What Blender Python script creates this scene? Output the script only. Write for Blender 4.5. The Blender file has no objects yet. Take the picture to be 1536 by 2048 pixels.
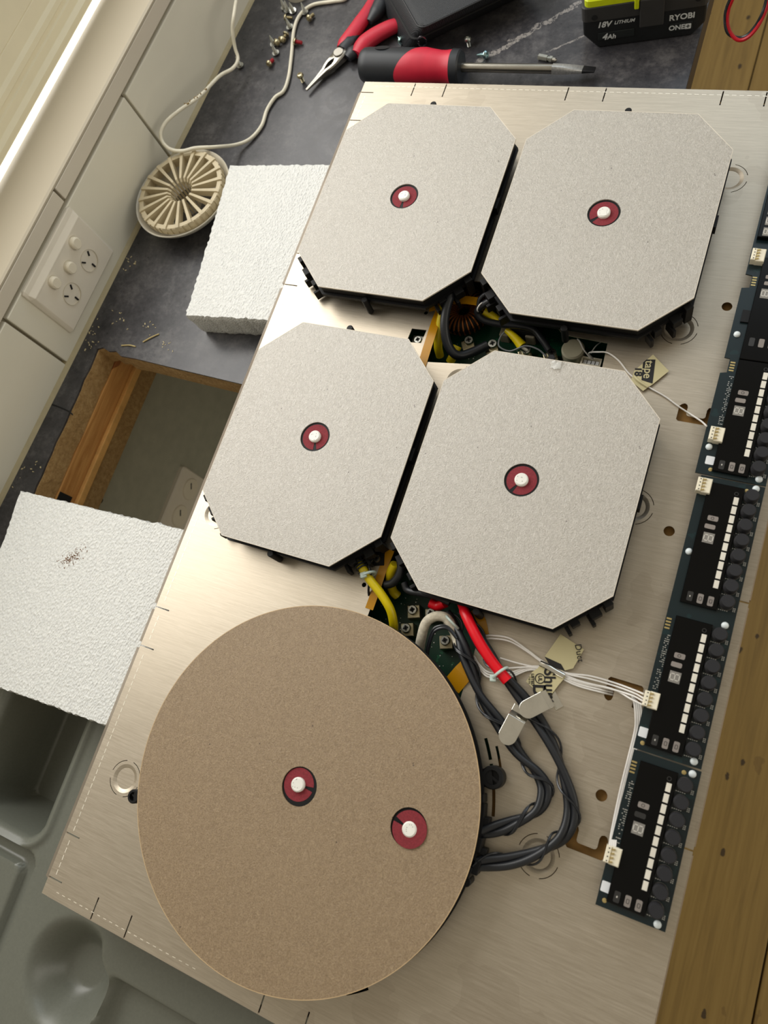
import bpy, bmesh, math, random
from mathutils import Vector, Matrix
from mathutils.geometry import tessellate_polygon
random.seed(7)
S = bpy.context.scene
C = S.collection
PI = math.pi

# ------------------------------------------------------------------ camera, light, exposure
F_PX = 1473.385
CAM = Vector((0.42444, 0.27018, 0.60148))
_w = Vector((0.2641893, 0.3347913, 0.2850986))
RM = Matrix.Rotation(_w.length, 3, _w.normalized())
cd = bpy.data.cameras.new('camera'); co = bpy.data.objects.new('camera', cd); C.objects.link(co)
co.matrix_world = Matrix.Translation(CAM) @ RM.to_4x4()
cd.sensor_fit = 'VERTICAL'; cd.sensor_height = 36; cd.lens = 36 * F_PX / 2048
cd.clip_start = 0.02; cd.clip_end = 50
cd.dof.use_dof = True; cd.dof.focus_distance = 0.68; cd.dof.aperture_fstop = 8.0
S.camera = co

wd = bpy.data.worlds.new('world'); S.world = wd; wd.use_nodes = True
bgn = wd.node_tree.nodes['Background']
bgn.inputs[0].default_value = (1.0, 0.90, 0.72, 1); bgn.inputs[1].default_value = 0.37

def area(name, loc, target, sx, sy, energy, color):
    l = bpy.data.lights.new(name, 'AREA'); l.shape = 'RECTANGLE'; l.size = sx; l.size_y = sy
    l.energy = energy; l.color = color
    o = bpy.data.objects.new(name, l); C.objects.link(o); o.location = loc
    o.rotation_euler = (Vector(target) - Vector(loc)).to_track_quat('-Z', 'Y').to_euler()
    return o
area('window_daylight', (-0.75, 0.95, 0.85), (0.25, 0.62, 0.0), 1.5, 0.95, 23, (1.0, 0.985, 0.95))
area('end_window_daylight', (0.55, 2.5, 1.55), (0.25, 0.65, 0.0), 1.6, 1.3, 10, (0.68, 0.84, 1.0))

area('room_side_fill', (3.0, 1.0, 0.95), (-0.25, 0.6, 0.1), 2.0, 1.4, 18, (1.0, 0.95, 0.84))  # fill light added on the room side to brighten the tiled wall

S.view_settings.view_transform = 'Standard'; S.view_settings.look = 'None'
S.view_settings.exposure = 0.0; S.view_settings.gamma = 1.0; S.view_settings.use_curve_mapping = False

# ------------------------------------------------------------------ helpers
def P(px, py, z):
    d = RM @ Vector(((px - 768) / F_PX, -(py - 1024) / F_PX, -1.0))
    return CAM + d * ((z - CAM.z) / d.z)

def catmull(pts, n=8, closed=False):
    pts = [Vector(p) for p in pts]; out = []
    m = len(pts)
    for i in range(m if closed else m - 1):
        if closed:
            a, b, c, d = pts[(i-1) % m], pts[i], pts[(i+1) % m], pts[(i+2) % m]
        else:
            b, c = pts[i], pts[i+1]
            a = pts[i-1] if i > 0 else b + (b - c)
            d = pts[i+2] if i + 2 < m else c + (c - b)
        for k in range(n):
            t = k / n
            out.append(0.5 * ((2*b) + (c-a)*t + (2*a-5*b+4*c-d)*t*t + (3*b-a-3*c+d)*t**3))
    if not closed: out.append(pts[-1])
    return out

class MB:
    def __init__(s): s.v = []; s.f = []
    def add(s, vs, fs):
        o = len(s.v); s.v += [Vector(v) for v in vs]; s.f += [tuple(i + o for i in f) for f in fs]; return s
    def box(s, x0, x1, y0, y1, z0, z1):
        return s.add([(x0,y0,z0),(x1,y0,z0),(x1,y1,z0),(x0,y1,z0),(x0,y0,z1),(x1,y0,z1),(x1,y1,z1),(x0,y1,z1)],
                     [(0,3,2,1),(4,5,6,7),(0,1,5,4),(1,2,6,5),(2,3,7,6),(3,0,4,7)])
    def rbox(s, c, sx, sy, z0, z1, rot=0):
        ca, sa = math.cos(rot), math.sin(rot); q = []
        for z in (z0, z1):
            for x, y in ((-sx/2,-sy/2),(sx/2,-sy/2),(sx/2,sy/2),(-sx/2,sy/2)):
                q.append((c[0]+x*ca-y*sa, c[1]+x*sa+y*ca, z))
        return s.add(q, [(0,3,2,1),(4,5,6,7),(0,1,5,4),(1,2,6,5),(2,3,7,6),(3,0,4,7)])
    def cham(s, x0, x1, y0, y1, z0, z1, b):
        # box with a bevelled upper rim
        return s.prism([(x0,y0),(x1,y0),(x1,y1),(x0,y1)], z0, z1, b)
    def prism(s, poly, z0, z1, b=0):
        n = len(poly); poly = [Vector((p[0], p[1])) for p in poly]
        ar = sum(poly[i].x*poly[(i+1) % n].y - poly[(i+1) % n].x*poly[i].y for i in range(n))
        if ar < 0: poly.reverse()
        rings = [[(p.x, p.y, z0) for p in poly]]
        if b:
            ins = []
            for i in range(n):
                a, p, c = poly[i-1], poly[i], poly[(i+1) % n]
                d1 = (p-a).normalized(); d2 = (c-p).normalized()
                n1 = Vector((-d1.y, d1.x)); n2 = Vector((-d2.y, d2.x))
                mm = (n1+n2); mm = mm / max(0.3, mm.dot(n1)) if mm.length > 1e-6 else n1
                ins.append(p + mm * b)
            rings.append([(p.x, p.y, z1-b) for p in poly]); rings.append([(p.x, p.y, z1) for p in ins])
        else: rings.append([(p.x, p.y, z1) for p in poly])
        vs = [v for r in rings for v in r]; fs = [tuple(range(n-1, -1, -1))]
        for r in range(len(rings)-1):
            for i in range(n):
                j = (i+1) % n; fs.append((r*n+i, r*n+j, (r+1)*n+j, (r+1)*n+i))
        k = (len(rings)-1)*n; fs.append(tuple(range(k, k+n)))
        return s.add(vs, fs)
    def holes(s, outer, hs, z0, z1):
        loops = [outer] + list(hs)
        for L, sign in [(outer, 1)] + [(h, -1) for h in hs]:
            pass
        fl = []; idx = []
        for li, L in enumerate(loops):
            L = [Vector((p[0], p[1], 0)) for p in L]
            ar = sum(L[i].x*L[(i+1) % len(L)].y - L[(i+1) % len(L)].x*L[i].y for i in range(len(L)))
            if (ar < 0) == (li == 0): L.reverse()
            loops[li] = L
        flat = [p for L in loops for p in L]; n = len(flat)
        tris = tessellate_polygon(loops)
        vs = [(p.x, p.y, z1) for p in flat] + [(p.x, p.y, z0) for p in flat]; fs = []
        for t in tris:
            a, b, c = (flat[i] for i in t)
            if (b.x-a.x)*(c.y-a.y)-(b.y-a.y)*(c.x-a.x) < 0: t = (t[0], t[2], t[1])
            fs.append(tuple(t)); fs.append((t[0]+n, t[2]+n, t[1]+n))
        o = 0
        for L in loops:
            for i in range(len(L)):
                j = (i+1) % len(L); fs.append((o+j, o+i, o+i+n, o+j+n))
            o += len(L)
        return s.add(vs, fs)
    def lathe(s, prof, c=(0,0,0), n=32, axis=None, shear=None):
        # prof: list of (r, z)
        c = Vector(c); M = Matrix.Identity(3)
        if axis is not None: M = Vector(axis).to_track_quat('Z', 'Y').to_matrix()
        vs = []; fs = []
        for j, (r, z) in enumerate(prof):
            for i in range(n):
                a = 2*PI*i/n
                zz = z + (shear[j]*math.cos(a) if shear else 0)
                vs.append(c + M @ Vector((r*math.cos(a), r*math.sin(a), zz)))
        for j in range(len(prof)-1):
            for i in range(n):
                k = (i+1) % n; fs.append((j*n+i, j*n+k, (j+1)*n+k, (j+1)*n+i))
        fs.append(tuple(range(n-1, -1, -1))); k = (len(prof)-1)*n; fs.append(tuple(range(k, k+n)))
        return s.add(vs, fs)
    def cyl(s, c, r, z0, z1, n=24, b=0):
        pr = [(r, z0), (r, z1)] if not b else [(r, z0), (r, z1-b), (r-b, z1)]
        return s.lathe([(q, z) for q, z in pr], (c[0], c[1], 0), n)
    def tube(s, pts, r, n=8, closed=False, flat=None):
        pts = [Vector(p) for p in pts]; m = len(pts); vs = []; fs = []
        up = Vector((0, 0, 1))
        for i, p in enumerate(pts):
            a = pts[i-1] if (i > 0 or closed) else p; b = pts[(i+1) % m] if (i < m-1 or closed) else p
            t = (b - a)
            t = t.normalized() if t.length > 1e-9 else Vector((1, 0, 0))
            sd = t.cross(up)
            if sd.length < 0.05: sd = t.cross(Vector((0, 1, 0)))
            sd.normalize(); u = sd.cross(t)
            rr = r[i] if isinstance(r, (list, tuple)) else r
            for k in range(n):
                an = 2*PI*k/n
                vs.append(p + sd*rr*math.cos(an) + u*rr*(flat or 1)*math.sin(an))
        for i in range(m if closed else m-1):
            j = (i+1) % m
            for k in range(n):
                l = (k+1) % n; fs.append((i*n+k, i*n+l, j*n+l, j*n+k))
        if not closed:
            fs.append(tuple(range(n-1, -1, -1))); k = (m-1)*n; fs.append(tuple(range(k, k+n)))
        return s.add(vs, fs)
    def xf(s, M):
        s.v = [M @ v for v in s.v]; return s
    def build(s, name, m, parent=None, origin=None, smooth=False, kind=None, label=None, bev=0):
        off = Vector((0, 0, 0))
        p = parent
        while p is not None: off += p.location; p = p.parent
        if origin is not None: off2 = Vector(origin)
        else: off2 = off
        me = bpy.data.meshes.new(name)
        me.from_pydata([tuple(v - off2) for v in s.v], [], s.f); me.update()
        bm = bmesh.new(); bm.from_mesh(me); bmesh.ops.recalc_face_normals(bm, faces=bm.faces); bm.to_mesh(me); bm.free()
        if smooth:
            me.polygons.foreach_set('use_smooth', [True]*len(me.polygons))
            try: me.set_sharp_from_angle(angle=math.radians(smooth if smooth is not True else 40))
            except Exception: pass
        o = bpy.data.objects.new(name, me); C.objects.link(o)
        if parent is not None: o.parent = parent
        o.location = off2 - off
        if isinstance(m, (list, tuple)):
            for q in m: me.materials.append(q)
        else: me.materials.append(m)
        if bev:
            md = o.modifiers.new('bevel', 'BEVEL'); md.width = bev; md.segments = 2; md.limit_method = 'ANGLE'; md.angle_limit = math.radians(40)
        if kind: o['kind'] = kind
        if label: o['label'] = label
        return o

def thing(name, label, cat, loc, group=None):
    o = bpy.data.objects.new(name, None); C.objects.link(o); o.location = loc; o.empty_display_size = 0.02
    o['label'] = label; o['category'] = cat
    if group: o['group'] = group
    return o
def tag(o, label, cat, group=None):
    o['label'] = label; o['category'] = cat
    if group: o['group'] = group
    return o
def dup(root, loc, label=None, group=None, rz=None):
    r = root.copy(); C.objects.link(r); r.location = loc
    if label: r['label'] = label
    if group: r['group'] = group
    if rz is not None: r.rotation_euler.z = rz
    for ch in list(root.children):
        c = ch.copy(); C.objects.link(c); c.parent = r
        for g in list(ch.children):
            d = g.copy(); C.objects.link(d); d.parent = c
    return r
def circle(c, r, n=24, a0=0, a1=2*PI):
    full = abs(a1-a0-2*PI) < 1e-6
    return [(c[0]+r*math.cos(a0+(a1-a0)*i/(n if full else n-1)), c[1]+r*math.sin(a0+(a1-a0)*i/(n if full else n-1))) for i in range(n)]
def arcband(c, r0, r1, a0, a1, n=8):
    return circle(c, r1, n, a0, a1) + circle(c, r0, n, a1, a0)
def rrect(x0, x1, y0, y1, r, n=5):
    out = []
    for cx, cy, a in ((x1-r, y0+r, -PI/2), (x1-r, y1-r, 0), (x0+r, y1-r, PI/2), (x0+r, y0+r, PI)):
        out += circle((cx, cy), r, n, a, a+PI/2)
    return out
def text_mesh(name, body, m, parent, M, size, off=0, extrude=0.00008, origin=None, shear=0, bold=0.0):
    cu = bpy.data.curves.new(name, 'FONT'); cu.body = body; cu.size = size; cu.extrude = extrude
    cu.align_x = 'CENTER'; cu.align_y = 'CENTER'; cu.shear = shear; cu.offset = bold
    o = bpy.data.objects.new(name, cu); C.objects.link(o)
    dg = bpy.context.evaluated_depsgraph_get(); me = bpy.data.meshes.new_from_object(o.evaluated_get(dg))
    bpy.data.objects.remove(o); bpy.data.curves.remove(cu)
    p = parent; offv = Vector((0,0,0))
    while p is not None: offv += p.location; p = p.parent
    me.transform(Matrix.Translation(-offv) @ M)
    me.materials.clear(); me.materials.append(m)
    t = bpy.data.objects.new(name, me); C.objects.link(t)
    if parent is not None: t.parent = parent
    return t

# ------------------------------------------------------------------ materials
def rgb(r, g, b):
    f = lambda c: (c/255/12.92) if c/255 <= 0.04045 else ((c/255+0.055)/1.055)**2.4
    return (f(r), f(g), f(b), 1)
class NT:
    def __init__(s, name):
        s.m = bpy.data.materials.new(name); s.m.use_nodes = True; s.t = s.m.node_tree
        s.b = s.t.nodes['Principled BSDF']; s._tc = None
    def n(s, typ, **kw):
        nd = s.t.nodes.new(typ)
        for k, v in kw.items(): setattr(nd, k, v)
        return nd
    def l(s, a, b): s.t.links.new(a, b)
    def tc(s):
        if s._tc is None: s._tc = s.n('ShaderNodeTexCoord').outputs['Object']
        return s._tc
    def map(s, scale=(1,1,1), rot=(0,0,0), loc=(0,0,0)):
        m = s.n('ShaderNodeMapping'); m.inputs['Scale'].default_value = scale; m.inputs['Rotation'].default_value = rot; m.inputs['Location'].default_value = loc
        s.l(s.tc(), m.inputs['Vector']); return m.outputs[0]
    def noise(s, scale, detail=3, rough=0.6, vec=None, dist=0):
        nd = s.n('ShaderNodeTexNoise'); nd.inputs['Scale'].default_value = scale; nd.inputs['Detail'].default_value = detail
        nd.inputs['Roughness'].default_value = rough; nd.inputs['Distortion'].default_value = dist
        s.l(vec if vec is not None else s.tc(), nd.inputs['Vector']); return nd.outputs['Fac']
    def ramp(s, fac, stops):
        r = s.n('ShaderNodeValToRGB'); e = r.color_ramp.elements
        while len(e) < len(stops): e.new(0.5)
        for el, (p, c) in zip(e, stops): el.position = p; el.color = c if len(c) == 4 else (*c, 1)
        s.l(fac, r.inputs[0]); return r.outputs[0]
    def mixc(s, fac, a, b):
        m = s.n('ShaderNodeMix', data_type='RGBA')
        for v, i in ((fac, 0), (a, 6), (b, 7)):
            if hasattr(v, 'links') or isinstance(v, bpy.types.NodeSocket): s.l(v, m.inputs[i])
            else: m.inputs[i].default_value = v
        return m.outputs[2]
    def math(s, op, a, b=None, c=None):
        m = s.n('ShaderNodeMath', operation=op)
        for i, v in enumerate((a, b, c)):
            if v is None: continue
            if isinstance(v, bpy.types.NodeSocket): s.l(v, m.inputs[i])
            else: m.inputs[i].default_value = v
        return m.outputs[0]
    def bump(s, h, strength=0.3, dist=0.001):
        b = s.n('ShaderNodeBump'); b.inputs['Strength'].default_value = strength; b.inputs['Distance'].default_value = dist
        s.l(h, b.inputs['Height']); s.l(b.outputs[0], s.b.inputs['Normal'])
    def set(s, **kw):
        for k, v in kw.items():
            i = s.b.inputs[k.replace('_', ' ')]
            if isinstance(v, bpy.types.NodeSocket): s.l(v, i)
            else: i.default_value = v
        return s
def plain(name, col, rough=0.5, metal=0, spec=0.5, nz=0.08, nscale=60, bump=0):
    t = NT(name)
    f = t.noise(nscale, 4)
    d = tuple(c*(1-nz) for c in col[:3]) + (1,); u = tuple(min(1, c*(1+nz)) for c in col[:3]) + (1,)
    t.set(Base_Color=t.ramp(f, [(0.3, d), (0.7, u)]), Roughness=rough, Metallic=metal)
    t.b.inputs['Specular IOR Level'].default_value = spec
    if bump: t.bump(f, bump, 0.0006)
    return t.m

def mica(name, c0, c1, c2, rough, sheen_spec, fscale=900):
    t = NT(name)
    big = t.noise(9, 3); fine = t.noise(fscale, 3, 0.8); fib = t.noise(480, 4, 0.75, t.map((1, 0.6, 1), (0, 0, 0.5)), 1.0)
    mixf = t.math('ADD', t.math('MULTIPLY', fine, 0.55), t.math('MULTIPLY', fib, 0.45))
    col = t.ramp(mixf, [(0.34, c0), (0.5, c1), (0.66, c2)])
    sp = t.n('ShaderNodeTexVoronoi'); sp.inputs['Scale'].default_value = 85; t.l(t.tc(), sp.inputs['Vector'])
    spk = t.math('LESS_THAN', sp.outputs['Distance'], 0.06)
    sel = t.math('GREATER_THAN', t.noise(40, 2), 0.57)
    col = t.mixc(t.math('MULTIPLY', t.math('MULTIPLY', spk, sel), 0.75), col, rgb(70, 52, 38))
    col = t.mixc(t.math('MULTIPLY', t.math('SUBTRACT', big, 0.5), 0.35), col, c2)
    t.set(Base_Color=col, Roughness=rough); t.b.inputs['Specular IOR Level'].default_value = sheen_spec
    t.b.inputs['IOR'].default_value = 1.72 if sheen_spec == 1.0 else 1.5
    t.bump(t.math('ADD', fine, fib), 0.8, 0.0005)
    return t.m
M = {}
M['mica'] = mica('mica_grey', rgb(146, 138, 126), rgb(171, 164, 151), rgb(199, 193, 182), 0.36, 1.0)
M['mica_brown'] = mica('mica_brown', rgb(122, 101, 74), rgb(145, 123, 94), rgb(168, 146, 115), 0.48, 0.7)
M['mica_edge'] = plain('mica_edge', rgb(214, 205, 190), 0.7)
# brushed plate
t = NT('brushed_aluminium')
st = t.noise(30, 6, 0.75, t.map((1.2, 26, 1), (0, 0, -0.18)), 0.6); st2 = t.noise(18, 5, 0.7, t.map((2, 40, 1), (0, 0, 0.25)), 0.8)
sm = t.noise(7, 4)
sf = t.math('ADD', t.math('MULTIPLY', st, 0.6), t.math('MULTIPLY', st2, 0.4))
pc = t.ramp(sf, [(0.34, rgb(182, 170, 152)), (0.5, rgb(194, 183, 165)), (0.66, rgb(206, 195, 178))])
pc = t.mixc(t.math('MULTIPLY', t.math('GREATER_THAN', sm, 0.62), 0.10), pc, rgb(120, 100, 80))
t.set(Base_Color=pc, Metallic=0.85, Roughness=t.math('ADD', t.math('MULTIPLY', sf, 0.22), 0.33))
t.bump(sf, 0.13, 0.0003); M['plate'] = t.m
M['flange'] = plain('flange_metal', rgb(190, 178, 165), 0.4, 0.85)
M['fold_light'] = plain('bend_perforation_metal', rgb(245, 238, 222), 0.35, 0.3)
M['steel'] = plain('screw_steel', rgb(186, 186, 178), 0.3, 1.0)
M['brass_steel'] = plain('yellowed_zinc', rgb(178, 168, 138), 0.35, 1.0)
M['shiny'] = plain('bright_clip_metal', rgb(225, 222, 212), 0.16, 1.0)
M['blackp'] = plain('black_plastic', rgb(15, 15, 16), 0.55, spec=0.3)
M['blackm'] = plain('black_matte', rgb(14, 14, 15), 0.8)
M['insul'] = plain('brown_liner', rgb(150, 112, 58), 0.8, nz=0.2)
M['tray'] = plain('dark_tray', rgb(30, 28, 26), 0.7)
M['redring'] = plain('red_felt', rgb(128, 36, 45), 0.8, nz=0.2, nscale=700, bump=0.4)
M['ceramic'] = plain('white_ceramic', rgb(238, 236, 228), 0.4)
M['hole_dark'] = plain('pinhole_dark', rgb(120, 118, 112), 0.8)
t = NT('circuit_board_green'); f = t.noise(160, 2); g = t.noise(45, 2)
t.set(Base_Color=t.mixc(t.math('GREATER_THAN', f, 0.66), rgb(6, 62, 40), rgb(22, 98, 62)), Roughness=0.35); M['pcb'] = t.m
t = NT('control_board_lacquer'); f = t.noise(90, 2)
t.set(Base_Color=t.mixc(t.math('GREATER_THAN', f, 0.62), rgb(7, 27, 31), rgb(11, 38, 41)), Roughness=0.35); M['pcb2'] = t.m
M['gold'] = plain('gold_contacts', rgb(200, 178, 120), 0.35, 0.7)
M['gloss_black'] = plain('gloss_black', rgb(6, 6, 6), 0.22, spec=0.2)
M['foam_black'] = plain('black_foam', rgb(30, 30, 34), 0.75)
M['led'] = plain('white_diffuser', rgb(236, 230, 215), 0.5)
M['icon'] = plain('grey_icon_window', rgb(138, 130, 124), 0.5)
M['icon_dark'] = plain('dark_icon_window', rgb(44, 43, 42), 0.4)
M['digit_bg'] = plain('digit_grey', rgb(132, 128, 122), 0.5)
M['digit'] = plain('digit_segment', rgb(196, 192, 184), 0.5)
M['white_conn'] = plain('ivory_nylon', rgb(236, 228, 205), 0.5)
M['padring'] = plain('pad_ring_grey', rgb(92, 88, 80), 0.4)
M['glue'] = plain('white_glue', rgb(222, 230, 232), 0.35)
M['solder'] = plain('solder', rgb(215, 215, 210), 0.35, 0.8)
M['sticker'] = plain('white_sticker', rgb(232, 234, 236), 0.6)
M['kapton'] = NT('amber_film').set(Base_Color=rgb(196, 138, 12), Roughness=0.25, Alpha=0.93).m
M['yellow'] = plain('yellow_sleeve', rgb(222, 198, 12), 0.35)
M['red_sleeve'] = plain('red_sleeve', rgb(225, 8, 30), 0.35)
M['cable_black'] = plain('black_cable', rgb(30, 32, 36), 0.4)
M['wire_black'] = plain('thin_black_wire', rgb(34, 36, 40), 0.25)
M['wire_white'] = plain('white_wire', rgb(232, 228, 222), 0.4)
M['cream'] = plain('cream_braid', rgb(205, 196, 176), 0.8, nz=0.2, nscale=300, bump=0.5)
M['tie'] = NT('clear_nylon').set(Base_Color=rgb(205, 222, 214), Roughness=0.35, Alpha=0.85).m
M['copper'] = plain('copper_winding', rgb(150, 92, 46), 0.35, 0.7)
M['tape'] = NT('silver_tan_tape').set(Base_Color=rgb(204, 194, 152), Roughness=0.25, Metallic=0.1).m
M['ink'] = plain('black_print', rgb(18, 16, 16), 0.5)
t = NT('white_foam'); vo = t.n('ShaderNodeTexVoronoi'); vo.inputs['Scale'].default_value = 520; t.l(t.map((1, 0.6, 1), (0, 0, 0.5)), vo.inputs['Vector'])
nn = t.noise(420, 3, 0.7)
hh = t.math('ADD', t.math('MULTIPLY', vo.outputs['Distance'], 0.9), nn)
smu = t.noise(14, 4)
fc = t.ramp(nn, [(0.3, rgb(212, 213, 210)), (0.7, rgb(236, 236, 231))])
t.set(Base_Color=fc, Roughness=0.42); t.b.inputs['Subsurface Weight'].default_value = 0.15
t.b.inputs['Subsurface Radius'].default_value = (0.01, 0.01, 0.01); t.b.inputs['Subsurface Scale'].default_value = 0.3
t.bump(hh, 0.8, 0.0012); M['foam'] = t.m
M['rust'] = plain('rust_dust', rgb(120, 84, 52), 0.9)
M['grate'] = plain('beige_plastic', rgb(196, 182, 150), 0.45)
M['bowl'] = plain('offwhite_plastic', rgb(206, 200, 184), 0.4)
M['cord'] = plain('offwhite_cord', rgb(226, 220, 200), 0.45)
M['tile'] = plain('glazed_tile', rgb(226, 222, 206), 0.18, nz=0.02, nscale=8)
M['tile2'] = plain('glazed_border_tile', rgb(214, 206, 190), 0.25, nz=0.02, nscale=8)
M['grout'] = plain('grout', rgb(150, 142, 122), 0.9, nz=0.12)
M['paint'] = plain('cream_paint', rgb(238, 230, 202), 0.35, nz=0.04, nscale=10)
M['sill'] = plain('sill_paint', rgb(188, 178, 158), 0.4, nz=0.02, nscale=6)
M['outlet'] = plain('outlet_plastic', rgb(228, 221, 206), 0.35, nz=0.02)
M['outlet_btn'] = plain('outlet_switch', rgb(232, 224, 204), 0.3, nz=0.02)
M['sink'] = plain('grey_composite', rgb(112, 114, 104), 0.32, nz=0.06, nscale=400)
M['cab'] = plain('cabinet_panel', rgb(168, 168, 152), 0.6)
M['bagm'] = None
t = NT('black_nylon_weave'); wv = t.n('ShaderNodeTexWave', wave_type='BANDS'); wv.inputs['Scale'].default_value = 260; t.l(t.map((1,1,1),(0,0,0.4)), wv.inputs['Vector'])
wv2 = t.n('ShaderNodeTexWave', wave_type='BANDS'); wv2.inputs['Scale'].default_value = 260; t.l(t.map((1,1,1),(0,0,0.4+PI/2)), wv2.inputs['Vector'])
wm = t.math('MULTIPLY', wv.outputs['Fac'], wv2.outputs['Fac'])
t.set(Base_Color=t.ramp(wm, [(0.1, rgb(20, 22, 25)), (0.8, rgb(54, 58, 64))]), Roughness=0.6); t.bump(wm, 0.4, 0.0006); M['bagm'] = t.m
M['bag_trim'] = plain('black_binding', rgb(26, 28, 31), 0.5)
M['tool_red'] = plain('red_grip', rgb(196, 30, 56), 0.45)
M['tool_black'] = plain('black_grip', rgb(36, 39, 44), 0.45)
M['tool_steel'] = plain('tool_steel', rgb(168, 164, 154), 0.3, 1.0)
M['lime'] = plain('lime_plastic', rgb(206, 218, 6), 0.4)
M['bat_black'] = plain('battery_black', rgb(24, 26, 28), 0.5)
M['bat_grey'] = plain('battery_charcoal', rgb(52, 51, 50), 0.55)
M['print_white'] = plain('white_print', rgb(215, 218, 218), 0.5)
M['wire_red'] = plain('red_wire', rgb(178, 10, 30), 0.35)
# counter laminate with two pale veins and two dried rings
t = NT('slate_laminate')
n1 = t.noise(22, 6, 0.7); n2 = t.noise(150, 5, 0.75); n3 = t.noise(5, 3)
base = t.ramp(t.math('ADD', t.math('MULTIPLY', n1, 0.6), t.math('MULTIPLY', n2, 0.4)), [(0.36, rgb(42, 42, 46)), (0.5, rgb(62, 61, 64)), (0.64, rgb(92, 90, 91))])
sep = t.n('ShaderNodeSeparateXYZ'); t.l(t.tc(), sep.inputs[0])
def vein(p, q, w, amp, strength):
    global base
    p = Vector(p); q = Vector(q); d = (q-p).normalized(); nr = Vector((-d.y, d.x))
    off = nr.dot(p)
    dist = t.math('SUBTRACT', t.math('ADD', t.math('MULTIPLY', sep.outputs[0], nr.x), t.math('MULTIPLY', sep.outputs[1], nr.y)), off)
    al = t.math('ADD', t.math('MULTIPLY', sep.outputs[0], d.x), t.math('MULTIPLY', sep.outputs[1], d.y))
    a0, a1 = d.dot(p), d.dot(q)
    nz = t.math('MULTIPLY', t.math('SUBTRACT', t.noise(38, 5, 0.7), 0.5), amp)
    ad = t.math('ABSOLUTE', t.math('ADD', dist, nz))
    mk = t.math('MULTIPLY', t.math('LESS_THAN', ad, t.math('MULTIPLY', t.noise(70, 3), w*2)), t.math('MULTIPLY', t.math('GREATER_THAN', al, a0), t.math('LESS_THAN', al, a1)))
    mk = t.math('MULTIPLY', mk, t.math('MULTIPLY', t.math('GREATER_THAN', t.noise(330, 6, 0.75), 0.47), strength))
    base = t.mixc(mk, base, rgb(170, 164, 158))
vein((0.045, 0.915), (0.26, 1.105), 0.0036, 0.026, 0.7)
vein((0.175, 0.977), (0.24, 1.018), 0.0012, 0.012, 0.6)
vein((0.06, 0.86), (0.14, 0.93), 0.003, 0.012, 0.5)
for (cx, cy, r, w) in ((-0.062, 0.905, 0.030, 0.004), (-0.062, 0.905, 0.014, 0.003), (-0.036, 0.842, 0.036, 0.006), (-0.028, 0.845, 0.020, 0.003)):
    dx = t.math('SUBTRACT', sep.outputs[0], cx); dy = t.math('SUBTRACT', sep.outputs[1], cy)
    rr = t.math('SQRT', t.math('ADD', t.math('MULTIPLY', dx, dx), t.math('MULTIPLY', dy, dy)))
    rr = t.math('ADD', rr, t.math('MULTIPLY', t.math('SUBTRACT', t.noise(60, 3), 0.5), 0.012))
    mk = t.math('LESS_THAN', t.math('ABSOLUTE', t.math('SUBTRACT', rr, r)), w)
    base = t.mixc(t.math('MULTIPLY', mk, 0.35), base, rgb(38, 36, 36))
t.set(Base_Color=base, Roughness=t.math('ADD', t.math('MULTIPLY', n2, 0.22), 0.20)); t.bump(n2, 0.12, 0.0005)
M['counter'] = t.m
M['counter_edge'] = plain('counter_edge_brown', rgb(58, 44, 28), 0.6)
t = NT('chipboard'); f = t.noise(180, 5, 0.75); g = t.noise(30, 3)
t.set(Base_Color=t.mixc(g, t.ramp(f, [(0.3, rgb(130, 98, 56)), (0.5, rgb(190, 154, 100)), (0.72, rgb(224, 192, 138))]), rgb(168, 134, 86)), Roughness=0.9); t.bump(f, 1.0, 0.003); M['chip'] = t.m
t = NT('pine_rail'); f = t.noise(12, 4, 0.6, t.map((14, 1, 14)), 1.0); g = t.noise(9, 2)
t.set(Base_Color=t.mixc(t.math('GREATER_THAN', g, 0.58), t.ramp(f, [(0.3, rgb(176, 118, 58)), (0.7, rgb(214, 160, 92))]), rgb(150, 92, 46)), Roughness=0.65); M['pine'] = t.m
# floor boards
t = NT('aged_pine_floor'); f = t.noise(5, 5, 0.6, t.map((20, 0.8, 1)), 0.8); k = t.n('ShaderNodeTexVoronoi'); k.inputs['Scale'].default_value = 21; t.l(t.map((1, 0.55, 1)), k.inputs['Vector'])
oi = t.n('ShaderNodeObjectInfo')
fcol = t.ramp(f, [(0.25, rgb(124, 98, 46)), (0.5, rgb(146, 117, 58)), (0.8, rgb(160, 131, 70))])
kn = t.math('LESS_THAN', t.math('ADD', k.outputs['Distance'], t.math('MULTIPLY', t.noise(90, 3), 0.16)), 0.17)
sel = t.math('GREATER_THAN', t.noise(8.0, 2), 0.36)
fcol = t.mixc(t.math('MULTIPLY', kn, t.math('MULTIPLY', sel, 0.85)), fcol, rgb(40, 22, 6))
st = t.noise(7, 4, 0.6, t.map((1.4, 1, 1), (0, 0, 0.3)))
fcol = t.mixc(t.math('MULTIPLY', t.math('GREATER_THAN', st, 0.66), 0.3), fcol, rgb(80, 52, 20))
t.set(Base_Color=fcol, Roughness=0.5); M['floor'] = t.m

# ================================================================== STRUCTURE
TH = math.atan(0.0493)
WO = Vector((-0.290, 0.318, 0))
ES = Vector((math.sin(TH), math.cos(TH), 0)); ED = Vector((math.cos(TH), -math.sin(TH), 0))
WM = Matrix((( ES.x, ED.x, 0, WO.x), (ES.y, ED.y, 0, WO.y), (0, 0, 1, 0), (0, 0, 0, 1)))   # wall frame (s, d, z) -> world
def WB(): return MB()
def wbuild(mb, name, m, parent=None, **k): return mb.xf(WM).build(name, m, parent, **k)
CZ = -0.050                      # worktop height (the cooktop's plate is z = 0)

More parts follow.
